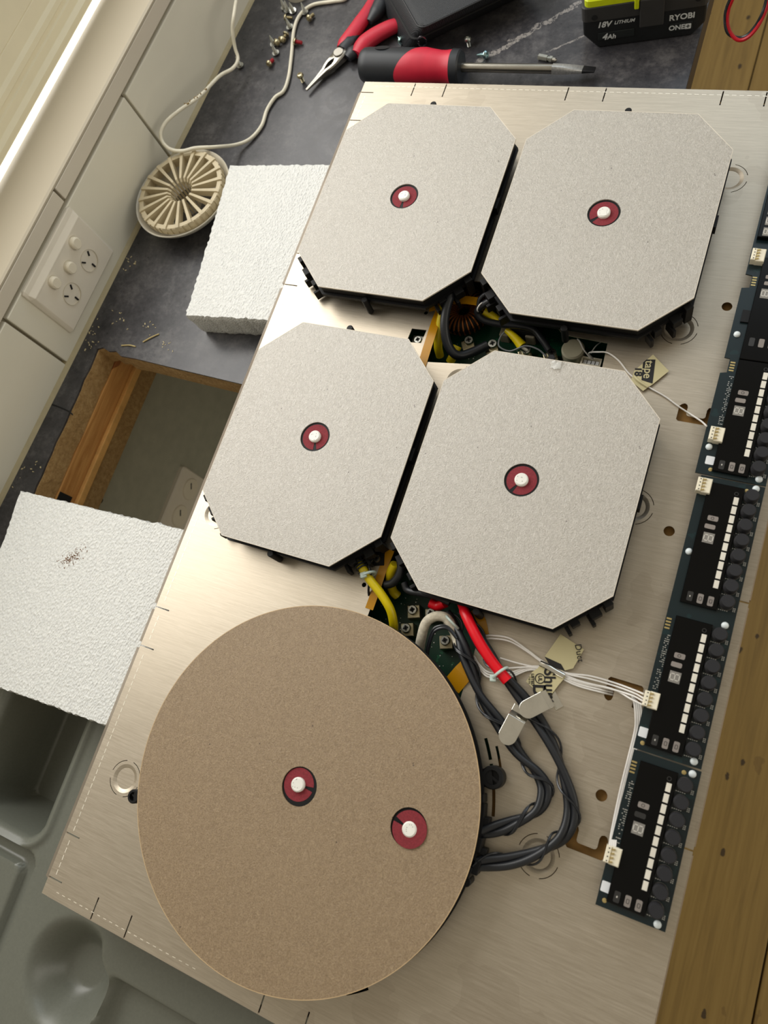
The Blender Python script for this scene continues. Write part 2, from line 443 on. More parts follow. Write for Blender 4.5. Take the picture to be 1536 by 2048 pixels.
wall = wbuild(WB().box(-1.1, 1.6, -0.06, -0.008, -0.95, 0.0735), 'wall_left', M['grout'], kind='structure')
for k in range(-5, 6):           # lower row of cut tiles
    s0 = 0.4838 + 0.3025*k - 0.3025
    if s0 > 1.5 or s0 + 0.3 < -1.0: continue
    mb = WB(); mb.box(s0+0.0012, s0+0.3, -0.008, 0, -0.0465, 0.0508)
    o = wbuild(mb, 'tile', M['tile'], wall, bev=0.0012)
for k in range(-5, 6):           # narrow border row
    s0 = 0.3345 + 0.3025*k
    if s0 > 1.5 or s0 + 0.3 < -1.0: continue
    wbuild(WB().box(s0, s0+0.2995, -0.008, -0.0002, 0.0552, 0.0728), 'border_tile', M['tile2'], wall, bev=0.001)
# silicone bead where the tiles meet the worktop
pr = [(0, -0.050), (0.004, -0.050), (0.0025, -0.0478), (0, -0.0455), (-0.008, -0.0455), (-0.008, -0.050)]
def extr(prof, s0, s1):
    mb = MB(); n = len(prof)
    vs = [(s0, d, z) for d, z in prof] + [(s1, d, z) for d, z in prof]
    fs = [tuple(range(n)), tuple(range(2*n-1, n-1, -1))] + [(i, (i+1) % n, (i+1) % n + n, i+n) for i in range(n)]
    return mb.add(vs, fs)
wbuild(extr(pr, -0.16, 1.5), 'sealant_bead', plain('cream_sealant', rgb(176, 164, 130), 0.5), wall)
# window: sill board, bottom rail with bead and gap of daylight under it, outer ledge
win = wbuild(extr([(-0.0005, 0.0735), (-0.0005, 0.0755), (-0.003, 0.077), (-0.0785, 0.0768), (-0.0785, 0.06), (-0.06, 0.06), (-0.06, 0.0735)], -1.1, 1.6), 'window_1', M['sill'], kind='structure')
wbuild(WB().box(-1.1, 1.6, -0.42, -0.0788, 0.060, 0.0766), 'outer_ledge', M['ceramic'], win)
rail = [(-0.0800, 0.0845), (-0.0785, 0.0880), (-0.0785, 0.0925), (-0.0835, 0.0965), (-0.0835, 0.105), (-0.0855, 0.1065), (-0.0855, 0.1105),
        (-0.0835, 0.112), (-0.0835, 0.1175), (-0.0865, 0.1215), (-0.0865, 0.1365), (-0.0875, 0.1375), (-0.0865, 0.1385), (-0.0865, 0.200), (-0.110, 0.200), (-0.0910, 0.12), (-0.083, 0.0855)]
wbuild(extr(rail, -1.1, 1.6), 'bottom_rail', M['paint'], win, smooth=30)
for s0 in (-1.1, 1.55):
    wbuild(WB().box(s0, s0+0.05, -0.125, -0.08, 0.20, 1.25), 'jamb', M['paint'], win)
wbuild(WB().box(-1.1, 1.6, -0.125, -0.08, 1.25, 1.30), 'top_rail', M['paint'], win)

# floor boards, 0.9 m below the worktop
FZ = -0.95
fl = MB().box(-0.25, 2.2, -1.6, 3.6, FZ-0.03, FZ-0.012).build('floor', M['blackm'], kind='structure')
bw = 0.193; fx0 = 0.352
for k in range(-3, 9):
    x0 = fx0 + bw*k
    o = MB().box(x0+0.0015, x0+bw-0.0015, -1.6, 3.6, FZ-0.012, FZ).build('floor_board', M['floor'], fl, bev=0.0012, origin=(x0+bw/2, 0.37*((k*7) % 5), FZ))

# ------------------------------------------------------------------ worktop with the old cutout
def fx(y): return 0.3344 - 0.016*(y - 0.93)
def wx(y): return WO.x + 0.0493*(y - WO.y) + 0.0005
ct = thing('worktop', 'dark slate-look kitchen worktop with a hob cutout along the tiled wall', 'worktop', (0, 0.7, CZ))
outer = [(wx(0.138), 0.138), (fx(0.138), 0.138), (fx(1.45), 1.45), (wx(1.45), 1.45)]
rn = random.Random(3)
hl = []                                  # ragged hole, back edge rough-sawn
for i in range(25): hl.append((-0.2495 + rn.uniform(-0.0012, 0.0012), 0.195 + (0.526-0.195)*i/24))
for (x, y) in ((-0.243, 0.529), (-0.232, 0.5255), (-0.222, 0.5275), (-0.212, 0.5225), (-0.19, 0.5230), (-0.12, 0.5205), (-0.04, 0.5180), (0.10, 0.5140), (0.22, 0.51)): hl.append((x, y))
for (x, y) in ((0.22, 0.195),): hl.append((x, y))
top = MB().holes(outer, [hl], CZ-0.0025, CZ).build('laminate', M['counter'], ct, origin=(0, 0, 0))
hl2 = [(x + (0.0 if x > -0.2 else 0.001), y) for x, y in hl]
MB().holes([(wx(0.138), 0.138), (fx(0.138)-0.002, 0.138), (fx(1.45)-0.002, 1.45), (wx(1.45), 1.45)], [hl2], CZ-0.032, CZ-0.0025).build('chipboard_core', M['chip'], ct)
MB().prism([(fx(0.138)-0.002, 0.138), (fx(0.138)+0.0005, 0.138), (fx(1.45)+0.0005, 1.45), (fx(1.45)-0.002, 1.45)], CZ-0.040, CZ-0.0006).build('front_edging', M['counter_edge'], ct)
# the crack across the narrow strip behind the cutout
cr = [P(104, 809, CZ+0.0002), P(118, 814, CZ+0.0002), P(136, 822, CZ+0.0002), P(146, 830, CZ+0.0002)]
MB().tube(catmull(cr, 5), [0.0009]*15 + [0.0006], 6, flat=0.35).build('crack', M['blackm'], ct)
# cabinet below: timber rails, back panel, side panels
cab = thing('base_cabinet', 'pale base cabinet interior seen down through the worktop cutout', 'cabinet', (0, 0.4, FZ))
ch = MB(); ch.box(-0.262, -0.2465, 0.16, 0.56, CZ-0.062, CZ-0.0325); ch.build('timber_rail', M['pine'], cab, bev=0.001)
MB().box(-0.262, -0.2415, 0.16, 0.545, CZ-0.073, CZ-0.0625).build('timber_batten', plain('pale_pine', rgb(222, 170, 98), 0.6, nz=0.15), cab, bev=0.0012)
MB().box(-0.262, -0.2455, 0.16, 0.565, CZ-0.105, CZ-0.0735).build('chipboard_rail', M['chip'], cab, bev=0.0012)
ng = MB(); ng.box(-0.247, -0.2455, 0.34, 0.352, CZ-0.055, CZ-0.034); ng.build('rail_notch', M['blackm'], cab)
MB().box(-0.275, -0.2625, 0.0, 0.66, FZ, CZ-0.034).build('back_panel', M['cab'], cab)
MB().box(-0.2625, 0.30, 0.645, 0.66, FZ+0.02, CZ-0.034).build('side_panel', M['cab'], cab)
MB().box(-0.2625, 0.30, 0.0, 0.015, FZ+0.02, CZ-0.20).build('side_panel', M['cab'], cab)
MB().box(-0.2625, 0.30, 0.015, 0.645, FZ+0.02, FZ+0.04).build('bottom_panel', M['cab'], cab)
MB().box(0.300, 0.318, 0.0, 0.66, FZ, FZ+0.10).build('kick_board', plain('cabinet_front', rgb(120, 98, 60), 0.5), cab)
MB().cyl((0, 0), 0.004, 0, 0.0012, 16).xf(Matrix.Translation((-0.2625, 0.366, -0.170)) @ Matrix.Rotation(PI/2, 4, 'Y')).build('screw_hole', M['blackm'], cab)
# power point fixed low on the cabinet's back panel
pl = thing('lower_power_point', 'cream power point deep inside the cutout on the cabinet back', 'power point', (-0.2625, 0.405, -0.330))
def onback(mb): return mb.xf(Matrix.Translation((-0.2625, 0.405, -0.330)) @ Matrix(((0, 0, 1, 0), (1, 0, 0, 0), (0, 1, 0, 0), (0, 0, 0, 1))))
onback(MB().prism(rrect(-0.036, 0.062, -0.034, 0.034, 0.006), 0, 0.008, 0.002)).build('faceplate', M['outlet'], pl)
for q in (-0.008, 0.036):
    onback(MB().cyl((q, 0), 0.017, 0.008, 0.011, 28, 0.0012)).build('outlet_disc', M['outlet_btn'], pl, smooth=True)
    onback(MB().rbox((q+0.004, 0.004), 0.010, 0.002, 0.011, 0.0114, 0.6)).build('slot', M['blackm'], pl)

# ------------------------------------------------------------------ sink as a moulded surface
def sstep(a, b, x):
    t_ = max(0.0, min(1.0, (x-a)/(b-a))); return t_*t_*(3-2*t_)
def sd_rrect(x, y, x0, x1, y0, y1, r):
    cx, cy = (x0+x1)/2, (y0+y1)/2; qx = abs(x-cx)-(x1-x0)/2+r; qy = abs(y-cy)-(y1-y0)/2+r
    return math.hypot(max(qx, 0), max(qy, 0)) + min(max(qx, qy), 0) - r
def sinkh(x, y):
    h = 0.0
    d = sd_rrect(x, y, -0.166, -0.066, 0.014, 0.30, 0.018)           # narrow bowl beside the cooktop
    h -= 0.085*sstep(0.003, -0.010, d)
    h += 0.0035*math.exp(-((d-0.009)/0.0035)**2)                     # its raised lip
    d2 = sd_rrect(x, y, -0.34, -0.057, -0.50, 0.003, 0.014)           # sunk ledge towards the tap
    h -= 0.012*sstep(0.001, -0.004, d2)
    d4 = sd_rrect(x, y, -0.34, -0.072, -0.50, -0.012, 0.010)
    h += 0.008*sstep(0.001, -0.003, d4)
    r_ = math.hypot(x-0.021, y+0.073)                                # round dish
    dish = 0.034*sstep(0.0, 1.0, (0.050-r_)/0.034)
    low = 0.021*sstep(0.058, 0.072, x)*sstep(-0.30, -0.28, y)        # lower deck right of it
    dp = sd_rrect(x, y, 0.0480, 0.60, -0.0525, 0.30, 0.014)          # raised drainer plateau
    h -= max(dish, low)*sstep(0.0, 0.013, dp)
    return h
mb = MB(); nx, ny = 300, 230; X0, X1, Y0, Y1 = -0.318, 0.36, -0.36, 0.1365
for j in range(ny+1):
    for i in range(nx+1):
        x = X0 + (X1-X0)*i/nx; y = Y0 + (Y1-Y0)*j/ny
        xm = wx(y)
        mb.v.append(Vector((max(x, xm), y, CZ-0.0035 + sinkh(x, y))))
for j in range(ny):
    for i in range(nx):
        a = j*(nx+1)+i; mb.f.append((a, a+1, a+nx+2, a+nx+1))
sk = mb.build('sink', M['sink'], origin=(0, 0, CZ), smooth=60)
tag(sk, 'grey composite sink with round dish under the near end of the cooktop', 'sink')

# ------------------------------------------------------------------ double power point on the tiles
op = thing('power_point', 'cream double power point on the tiled wall, three round switches above two outlets', 'power point', tuple(WM @ Vector((0.272, 0, 0.010))))
fr = Matrix(((1,0,0,0),(0,0,1,0),(0,1,0,0),(0,0,0,1)))       # (s, z, d) -> (s, d, z)
def onwall(mb): return mb.xf(WM @ fr)
# faceplate: wedge bar along the top, bevelled rim
mb = MB(); prof = [(-0.0315, 0), (-0.0315, 0.003), (-0.028, 0.0065), (0.036, 0.0085), (0.0385, 0.0088), (0.0445, 0.0045), (0.0505, 0.0035), (0.0512, 0)]
vs = []; S0, S1 = 0.2135, 0.3305
n = len(prof)
for s_, k_ in ((S0, 0), (S0+0.004, 1), (S1-0.004, 1), (S1, 0)):
    for z_, d_ in prof: vs.append((s_, z_ if k_ else max(-0.0295, min(0.049, z_)), d_ if k_ else min(d_, 0.003)))
fs = [tuple(range(n)), tuple(range(4*n-1, 3*n-1, -1))]
for a in range(3):
    for i in range(n):
        j = (i+1) % n; fs.append((a*n+i, a*n+j, (a+1)*n+j, (a+1)*n+i))
mb.add(vs, fs); onwall(mb).build('faceplate', M['outlet'], op, bev=0.0008)
for (s_, z_) in ((0.299, 0.0305), (0.2727, 0.0215), (0.2464, 0.0305)):
    z_ -= 0.003
    onwall(MB().prism(rrect(s_-0.0072, s_+0.0072, z_-0.0082, z_+0.0082, 0.0066, 6), 0.0065, 0.0088)).build('switch_surround', plain('surround_line', rgb(206, 198, 180), 0.5) if 'ss' not in M else M['ss'], op)
    b = onwall(MB().prism(rrect(s_-0.0062, s_+0.0062, z_-0.0072, z_+0.0072, 0.0058, 8), 0.008, 0.0142, 0.0014)); b.build('rocker_switch', M['outlet_btn'], op, smooth=30)
M['ss'] = bpy.data.materials['surround_line']
for s_ in (0.2962, 0.2503):
    z_ = -0.0018
    ring = arcband((s_, z_), 0.0128, 0.0132, 0, 2*PI, 40)
    outl = [(s_+math.cos(a)*0.0132*(1 if abs(math.cos(a)) < 0.72 else 0.97), z_+math.sin(a)*0.0132) for a in [2*PI*i/40 for i in range(40)]]
    inl = [(s_+(x-s_)*0.965, z_+(y-z_)*0.965) for x, y in outl]
    onwall(MB().holes(outl, [inl], 0.006, 0.0084)).build('outlet_ring', M['ss'], op)
    for (ds, dz, rot) in ((0.0058, 0.0055, -0.55), (-0.0068, 0.0055, 0.55), (-0.0005, -0.0085, PI/2)):
        onwall(MB().rbox((s_+ds, z_+dz), 0.0018, 0.0056, 0.006, 0.0086, rot - (PI/2 if rot == PI/2 else 0))).build('pin_slot', M['blackm'], op)

# ================================================================== COOKTOP CHASSIS
XR, YT = 0.4906, 0.88
ck = thing('induction_cooktop', 'opened induction cooktop chassis, brushed aluminium plate carrying five coils, propped on the worktop', 'cooktop', (0.245, 0.44, CZ))
# outer outline with the thin edge slits cut in
left = [0.0146, 0.0527, 0.225, 0.263, 0.617, 0.655, 0.8273, 0.8654]
bot = [0.0555, 0.0917, 0.2240, 0.2620, 0.3990, 0.4351]
W_ = 0.0006; outl = [(0, 0)]
for x in bot: outl += [(x-W_, 0), (x-W_, 0.0185), (x+W_, 0.0185), (x+W_, 0)]
outl.append((XR, 0))
for y in (0.0146, 0.0527, 0.225, 0.4070, 0.617, 0.655, 0.8273, 0.8654): outl += [(XR, y-W_), (XR-0.0155, y-W_), (XR-0.0155, y+W_), (XR, y+W_)]
outl.append((XR, YT))
for x in (0.4290, 0.4130, 0.3755, 0.2671, 0.2297, 0.0979, 0.0617)[::1]:
    if x == 0.4290: x = 0.4290
    outl += [(x+W_, YT), (x+W_, YT-0.0175), (x-W_, YT-0.0175), (x-W_, YT)]
outl.append((0, YT))
for y in reversed(left): outl += [(0, y+W_), (0.0155, y+W_), (0.0155, y-W_), (0, y-W_)]
hs = []
hs.append([(0.173, 0.5560), (0.3385, 0.5760), (0.3370, 0.6035), (0.2965, 0.6055), (0.2900, 0.6120), (0.2900, 0.648), (0.173, 0.648)])   # upper opening
hs.append([(0.2035, 0.262), (0.303, 0.262), (0.303, 0.3345), (0.290, 0.360), (0.232, 0.376), (0.2075, 0.376)])           # lower opening
def uslot(ml, mr, yb, yt, xa, xb):
    # a U of cut metal around a tab: left leg ml..xa, right leg xb..mr, foot yb..
    w = 0.0056
    L = [(ml+0.0015, yb), (mr-0.0015, yb), (mr, yb+0.0015), (mr, yt-0.0028), (mr-0.0012, yt-0.0006), (mr-0.0032, yt), (mr-0.0052, yt-0.0008), (xb, yt-0.003),
         (xb, yb+w+0.002), (xb-0.0006, yb+w+0.0006), (xb-0.002, yb+w), (xa+0.002, yb+w), (xa+0.0006, yb+w+0.0006), (xa, yb+w+0.002),
         (xa, yt-0.003), (xa-0.0008, yt-0.0010), (xa-0.0028, yt), (xa-0.0048, yt-0.0008), (ml, yt-0.0028), (ml, yb+0.0015)]
    return L
hs.append(uslot(0.4078, 0.4356, 0.5425, 0.5590, 0.4145, 0.4295))
hs.append(uslot(0.4078, 0.4356, 0.1965, 0.2135, 0.4145, 0.4295))
# middle slot is open upward (a U turned over)
hs.append([(2*0.0+x, 0.6306-y) for x, y in uslot(0.4078, 0.4340, 0.3060, 0.3240, 0.4142, 0.4288)])
for (x, y) in ((0.4247, 0.6535), (0.4240, 0.4482), (0.4236, 0.2393)): hs.append(circle((x, y), 0.0042, 20))
for (x, y) in ((0.1630, 0.6076), (0.1930, 0.3385)): hs.append(circle((x, y), 0.0021, 12))
hs.append([(0.1537, 0.5738), (0.1687, 0.5752), (0.1697, 0.5895), (0.1547, 0.5888)])
dim = [(0.3917, 0.6268), (0.4000, 0.7825), (0.2172, 0.5439), (0.3935, 0.4620), (0.3917, 0.1834), (0.0370, 0.1132), (0.0245, 0.3637), (0.0370, 0.7825), (0.3917, 0.3000 if False else 0.74)]
dim = dim[:7]
RD = 0.0145
for (x, y) in dim:
    hs.append(circle((x, y), 0.0122, 28))
    for a in range(4):
        a0 = a*PI/2 + 0.30
        if (x, y) == dim[2] and a in (1,): continue
        if (x, y) == dim[6] and a in (1, 2): continue
        hs.append(arcband((x, y), RD+0.0004, RD+0.0010, a0, a0+1.12, 8))
# long comb slots beside the round coil
for (r0, r1, a0, a1) in ((0.1475, 0.1500, 0.475, 0.585), (0.1475, 0.1500, 0.20, 0.455), (0.1545, 0.1565, 0.385, 0.535), (0.1475, 0.1500, -1.02, -0.90)):
    hs.append(arcband((0.207, 0.168), r0, r1, a0, a1, 12))
MB().holes(outl, hs, -0.0012, 0).build('top_plate', M['plate'], ck)
# folded flanges, leaning slightly outward
for nm, pts in (('l', [(0, 0.012), (0, 0.222)]), ('l', [(0, 0.228), (0, 0.260)]), ('l', [(0, 0.266), (0, 0.614)]), ('l', [(0, 0.620), (0, 0.868)])):
    (x0, y0), (x1, y1) = pts
    MB().add([(0, y0, -0.0008), (0, y1, -0.0008), (-0.0060, y1, -0.0045), (-0.0060, y0, -0.0045), (0.001, y0, -0.0018), (0.001, y1, -0.0018), (-0.0060, y1, -0.0100), (-0.0060, y0, -0.0100)],
             [(0, 3, 2, 1), (3, 7, 6, 2), (4, 5, 6, 7), (0, 1, 5, 4), (0, 4, 7, 3), (1, 2, 6, 5)]).build('folded_flange', M['flange'], ck)
for y0, y1 in ((0.01, 0.222), (0.228, 0.404), (0.410, 0.87)):
    MB().add([(XR, y0, -0.0008), (XR, y1, -0.0008), (XR+0.0012, y1, -0.003), (XR+0.0012, y0, -0.003), (XR-0.001, y0, -0.0018), (XR-0.001, y1, -0.0018), (XR+0.0012, y1, -0.014), (XR+0.0012, y0, -0.014)],
             [(0, 1, 2, 3), (3, 2, 6, 7), (4, 7, 6, 5), (0, 4, 5, 1), (0, 3, 7, 4), (1, 5, 6, 2)]).build('folded_flange', M['flange'], ck)
for y_, sg in ((0, -1), (YT, 1)):
    MB().box(0.006, XR-0.006, min(y_-sg*0.0008, y_+sg*0.0005), max(y_-sg*0.0008, y_+sg*0.0005), -0.014, -0.0006).build('folded_flange', M['flange'], ck)
# bend perforation: a row of short bright dashes round the plate
mb = MB(); y = 0.012
while y < 0.868:
    if all(abs(y+0.002-q) > 0.004 for q in left): mb.box(0.0066, 0.0073, y, y+0.0042, -0.0002, 0.00012)
    y += 0.0063
x = 0.014
while x < 0.478:
    mb.box(x, x+0.0040, YT-0.0062, YT-0.0056, -0.0002, 0.00012)
    if x < 0.16: mb.box(x, x+0.0030, 0.0060, 0.0064, -0.0002, 0.0001)
    x += 0.0066
o = mb.build('bend_perforation', M['fold_light'], ck); o['kind'] = 'stuff'
# body below
mb = MB(); T = 0.0012
mb.box(0.014, 0.478, 0.014, 0.866, -0.0496, -0.0484)
for b in ((0.014, 0.0152, 0.014, 0.866), (0.4768, 0.478, 0.014, 0.866), (0.0152, 0.4768, 0.014, 0.0152), (0.0152, 0.4768, 0.8648, 0.866)):
    mb.box(*b, -0.0484, -0.0014)
mb.build('body_tray', M['tray'], ck)
MB().box(0.345, 0.474, 0.02, 0.86, -0.0062, -0.0052).build('brown_liner', M['insul'], ck)
MB().holes([(0.016, 0.02), (0.344, 0.02), (0.344, 0.86), (0.016, 0.86)], [], -0.0390, -0.0376).build('power_board', M['pcb'], ck)
# embossed dimples with pan-head screws
for (x, y) in dim:
    d = MB().lathe([(0.01225, -0.0012), (0.01222, -0.00002), (0.0112, -0.0003), (0.0085, -0.0014), (0.0064, -0.0026), (0.0060, -0.0032), (0.0, -0.0032)], (x, y, 0), 36).build('dimple', M['plate'], ck, smooth=35)
    if (x, y) in (dim[2], dim[6]): continue
    MB().lathe([(0.0038, -0.0036), (0.0038, -0.0024), (0.0030, -0.0014), (0.0012, -0.0012), (0.0009, -0.0020), (0.0, -0.0020)], (x, y, 0), 20).build('plate_screw', M['steel'], d, smooth=35)
# small square window with a screw on a tab
MB().rbox((0.1617, 0.5812), 0.0125, 0.0108, -0.0095, -0.0085, 0.05).build('screw_tab', M['steel'], ck)
def panhead(c, r, h, nm, parent, m=M['steel']):
    x, y, z = c
    o = MB().lathe([(r, z), (r, z+h*0.5), (r*0.86, z+h), (r*0.45, z+h), (r*0.36, z+h*0.45), (0, z+h*0.45)], (x, y, 0), 22).build(nm, m, parent, smooth=35)
    mb = MB()
    for k in range(2): mb.rbox((x, y), r*1.15, r*0.26, z+h*0.96, z+h*1.02, 0.5+k*PI/2)
    mb.build('drive_recess', M['blackm'], o)
    return o
panhead((0.1617, 0.5812, -0.0085), 0.0040, 0.0030, 'tab_screw', ck)

# ---- what shows through the upper opening
def Q(px, py, z): return P(px, py, z)
for (zx, zy) in ((430, 515), (603, 540), (850, 587), (1035, 603)):
    c = Q(820+zx/3.657, 540+zy/3.657, -0.024)
    rt = 0.5
    MB().rbox((c.x-0.0005, c.y-0.003), 0.0125, 0.0105, -0.0376, -0.0262, rt).build('terminal_block', M['brass_steel'], ck, bev=0.0008)
    panhead((c.x, c.y, -0.0262), 0.0046, 0.0034, 'terminal_screw', ck)
mb = MB(); rr = random.Random(5)
for i in range(150):
    x = rr.uniform(0.185, 0.33); y = rr.uniform(0.548, 0.602); mb.cyl((x, y), rr.choice((0.00035, 0.0005, 0.0007)), -0.0376, -0.0370, 6)
for i in range(130):
    x = rr.uniform(0.19, 0.30); y = rr.uniform(0.265, 0.37); mb.cyl((x, y), rr.choice((0.0004, 0.0006)), -0.0376, -0.0370, 6)
o = mb.build('solder_joints', M['solder'], ck); o['kind'] = 'stuff'
tc_ = Q(928, 623, -0.022)
rg = MB().tube([(tc_.x+0.0155*math.cos(a), tc_.y+0.0155*math.sin(a), -0.0225) for a in [2*PI*i/40 for i in range(40)]], 0.0082, 12, closed=True).build('choke_core', M['blackp'], ck, smooth=True)
mb = MB()
for i in range(30):
    a = 2*PI*i/30; u = Vector((math.cos(a), math.sin(a), 0)); cc = Vector((tc_.x, tc_.y, -0.0225)) + u*0.0155
    mb.tube([cc + u*0.0092*math.cos(b) + Vector((0, 0, 0.0092*math.sin(b))) for b in [2*PI*k/14 for k in range(14)]], 0.00105, 6, closed=True)
mb.build('copper_winding', M['copper'], rg, smooth=True, label='copper wire wound round the choke')
# amber film on the opening's edges
def strip(p, w, zs, nm='amber_tape', m=None, parent=ck):
    # a thin bent ribbon along points p (3D), width w in the plate plane
    p = [Vector(q) for q in p]; vs = []; fs = []
    for i, q in enumerate(p):
        a = p[max(0, i-1)]; b = p[min(len(p)-1, i+1)]; t_ = (b-a); t_.z = 0; t_.normalize(); sd = Vector((-t_.y, t_.x, 0))
        for sgn in (-1, 1):
            for dz in (0, -0.00015): vs.append(q + sd*w/2*sgn + Vector((0, 0, dz)))
    for i in range(len(p)-1):
        a = i*4; b = a+4
        fs += [(a, a+2, b+2, b), (a+1, b+1, b+3, a+3), (a, b, b+1, a+1), (a+2, a+3, b+3, b+2)]
    fs += [(0, 1, 3, 2), (len(vs)-4, len(vs)-2, len(vs)-1, len(vs)-3)]
    return MB().add(vs, fs).build(nm, m or M['kapton'], parent)
strip([Q(842, 735, 0.0006), Q(856, 690, 0.0008), Q(872, 640, 0.0006), Q(893, 590, 0.0004)], 0.0085, 0)
strip([Q(905, 600, 0.0008), Q(935, 600, 0.0006), Q(962, 604, 0.0008)], 0.0085, 0)
strip([Q(858, 618, 0.0004), Q(884, 612, 0.0004)], 0.006, 0)
# capacitor and socket
c = Q(1145, 689, -0.012)
MB().cyl((c.x, c.y), 0.0105, -0.0376, -0.0190, 28, 0.0015).build('capacitor', plain('pale_capacitor', rgb(170, 164, 140), 0.5), ck, smooth=True)
c = Q(1182, 724, -0.026)
sk_ = MB().holes([(c.x-0.0092, c.y-0.0042), (c.x+0.0092, c.y-0.0042), (c.x+0.0092, c.y+0.0042), (c.x-0.0092, c.y+0.0042)], [[(c.x-0.0078, c.y-0.0028), (c.x+0.0078, c.y-0.0028), (c.x+0.0078, c.y+0.0028), (c.x-0.0078, c.y+0.0028)]], -0.0376, -0.0250).build('wire_socket', M['white_conn'], ck)
mb = MB()
for k in range(4): mb.box(c.x-0.0070+0.0037*k, c.x-0.0070+0.0037*k+0.0028, c.y-0.002, c.y+0.002, -0.0376, -0.0275)
mb.build('socket_plug', M['sticker'], sk_)
c = Q(1040, 668, -0.02); MB().box(c.x-0.012, c.x+0.016, c.y+0.002, c.y+0.026, -0.0376, -0.0180).build('transformer', M['blackm'], ck, bev=0.001)
for (a_, b_) in ((1010, 664), (1062, 668)):
    c = Q(a_, b_, -0.024); MB().box(c.x-0.005, c.x+0.004, c.y-0.004, c.y+0.008, -0.0376, -0.024).build('ceramic_block', M['grout'], ck, bev=0.0008)
# ---- what shows through the lower opening
for (zx, zy) in ((710, 690), (660, 830), (960, 925), (850, 715)):
    c = Q(640+zx/3.84, 1040+zy/3.84, -0.024)
    MB().rbox((c.x+0.0008, c.y-0.001), 0.0118, 0.0120, -0.0376, -0.0262, 0.35).build('terminal_block', M['brass_steel'], ck, bev=0.0008)
    panhead((c.x, c.y, -0.0262), 0.0043, 0.0034, 'terminal_screw', ck)
strip([Q(738, 1218, 0.0006), Q(752, 1180, 0.0008), Q(765, 1140, 0.0006), Q(781, 1100, 0.0005)], 0.0075, 0)
strip([Q(950, 1218, 0.0006), Q(962, 1243, 0.0012), Q(968, 1270, 0.0006)], 0.0085, 0)
strip([Q(903, 1373, 0.0006), Q(924, 1348, 0.0020), Q(938, 1334, 0.0006)], 0.0160, 0)
MB().rbox((Q(754, 1118, 0.0).x, Q(754, 1118, 0).y), 0.014, 0.0125, 0.0000, 0.0010, 0.3).build('clamp_plate', M['blackp'], ck)
c = Q(754, 1118, 0.001); panhead((c.x, c.y, 0.001), 0.0038, 0.0028, 'clamp_screw', ck)

# cable clips: tongues of bright sheet bent over the cables
def clip(c, ang, nm='cable_clip'):
    # tongue profile: tongue hovers over the cable, rounded tip; folded side drops to the plate
    w = 0.0140; L = 0.0240; zt = 0.0165
    mb = MB(); tip = [(w/2*math.cos(a), w/2*math.sin(a)) for a in [PI + PI*i/12 for i in range(13)]]
    poly = [(x, y-0.0045) for x, y in tip] + [(w/2, 0.0100), (-w/2, 0.0100)]
    mb.prism(poly, zt, zt+0.0006)
    # bend: slightly sloped shoulder then wall
    mb.add([(-w/2, 0.0100, zt), (w/2, 0.0100, zt), (w/2, 0.0100, zt+0.0006), (-w/2, 0.0100, zt+0.0006),
            (-w/2, 0.0133, 0.0135), (w/2, 0.0133, 0.0135), (w/2, 0.0139, 0.0138), (-w/2, 0.0139, 0.0138),
            (-w/2, 0.0135, 0), (w/2, 0.0135, 0), (w/2, 0.0141, 0), (-w/2, 0.0141, 0)],
           [(0, 1, 5, 4), (3, 7, 6, 2), (4, 5, 9, 8), (7, 11, 10, 6), (0, 4, 7, 3), (1, 2, 6, 5), (4, 8, 11, 7), (5, 6, 10, 9), (8, 9, 10, 11)])
    mb.rbox((0.0, 0.0160), w*1.25, 0.0065, 0.0, 0.0007)
    mb.xf(Matrix.Translation((c[0], c[1], 0)) @ Matrix.Rotation(ang, 4, 'Z'))
    return mb.build(nm, M['shiny'], ck, bev=0.0003)
for (tp_, bd_) in (((1039, 1427), (1087, 1402)), ((1006, 1489), (1033, 1438))):
    a_ = Q(*tp_, 0.017); b_ = Q(*bd_, 0.017); d_ = (b_-a_); d_.z = 0; d_.normalize(); c_ = a_ + d_*0.012
    clip((c_.x, c_.y), math.atan2(d_.y, d_.x) - PI/2)

# ================================================================== COILS
OC = [(-0.0555, 0.1102), (0.0555, 0.1102), (0.0917, 0.0740), (0.0917, -0.0735), (0.0555, -0.1100), (-0.0545, -0.1100), (-0.0917, -0.0740), (-0.0917, 0.0740)]
ZS0, ZS1 = 0.0294, 0.0307
def sensor(parent, c, wedge, rh, tilt=None, zr=0.0296, dc=(0, 0)):
    a0 = wedge + 0.14; a1 = wedge + 2*PI - 0.14
    cx, cy = c[0]+dc[0], c[1]+dc[1]
    rr_ = arcband((cx, cy), 0.0046, rh, a0, a1, 34)
    r = MB().prism(rr_, zr-0.0014, zr).build('sensor_ring', M['redring'], parent, label='red felt ring with a slit')
    d = MB().cyl((cx, cy), 0.0056, zr-0.003, 0.0328, 28, 0.0010).build('sensor_disc', M['ceramic'], r, smooth=35, label='white ceramic sensor disc')
    mb = MB(); rq = random.Random(int(c[0]*1e4))
    for k in range(6):
        a = rq.uniform(0, 2*PI); q = rq.uniform(0.0015, 0.0042); mb.cyl((cx+q*math.cos(a), cy+q*math.sin(a)), 0.00028, 0.0327, 0.03286, 8)
    mb.build('pinholes', M['hole_dark'], r)
    return r
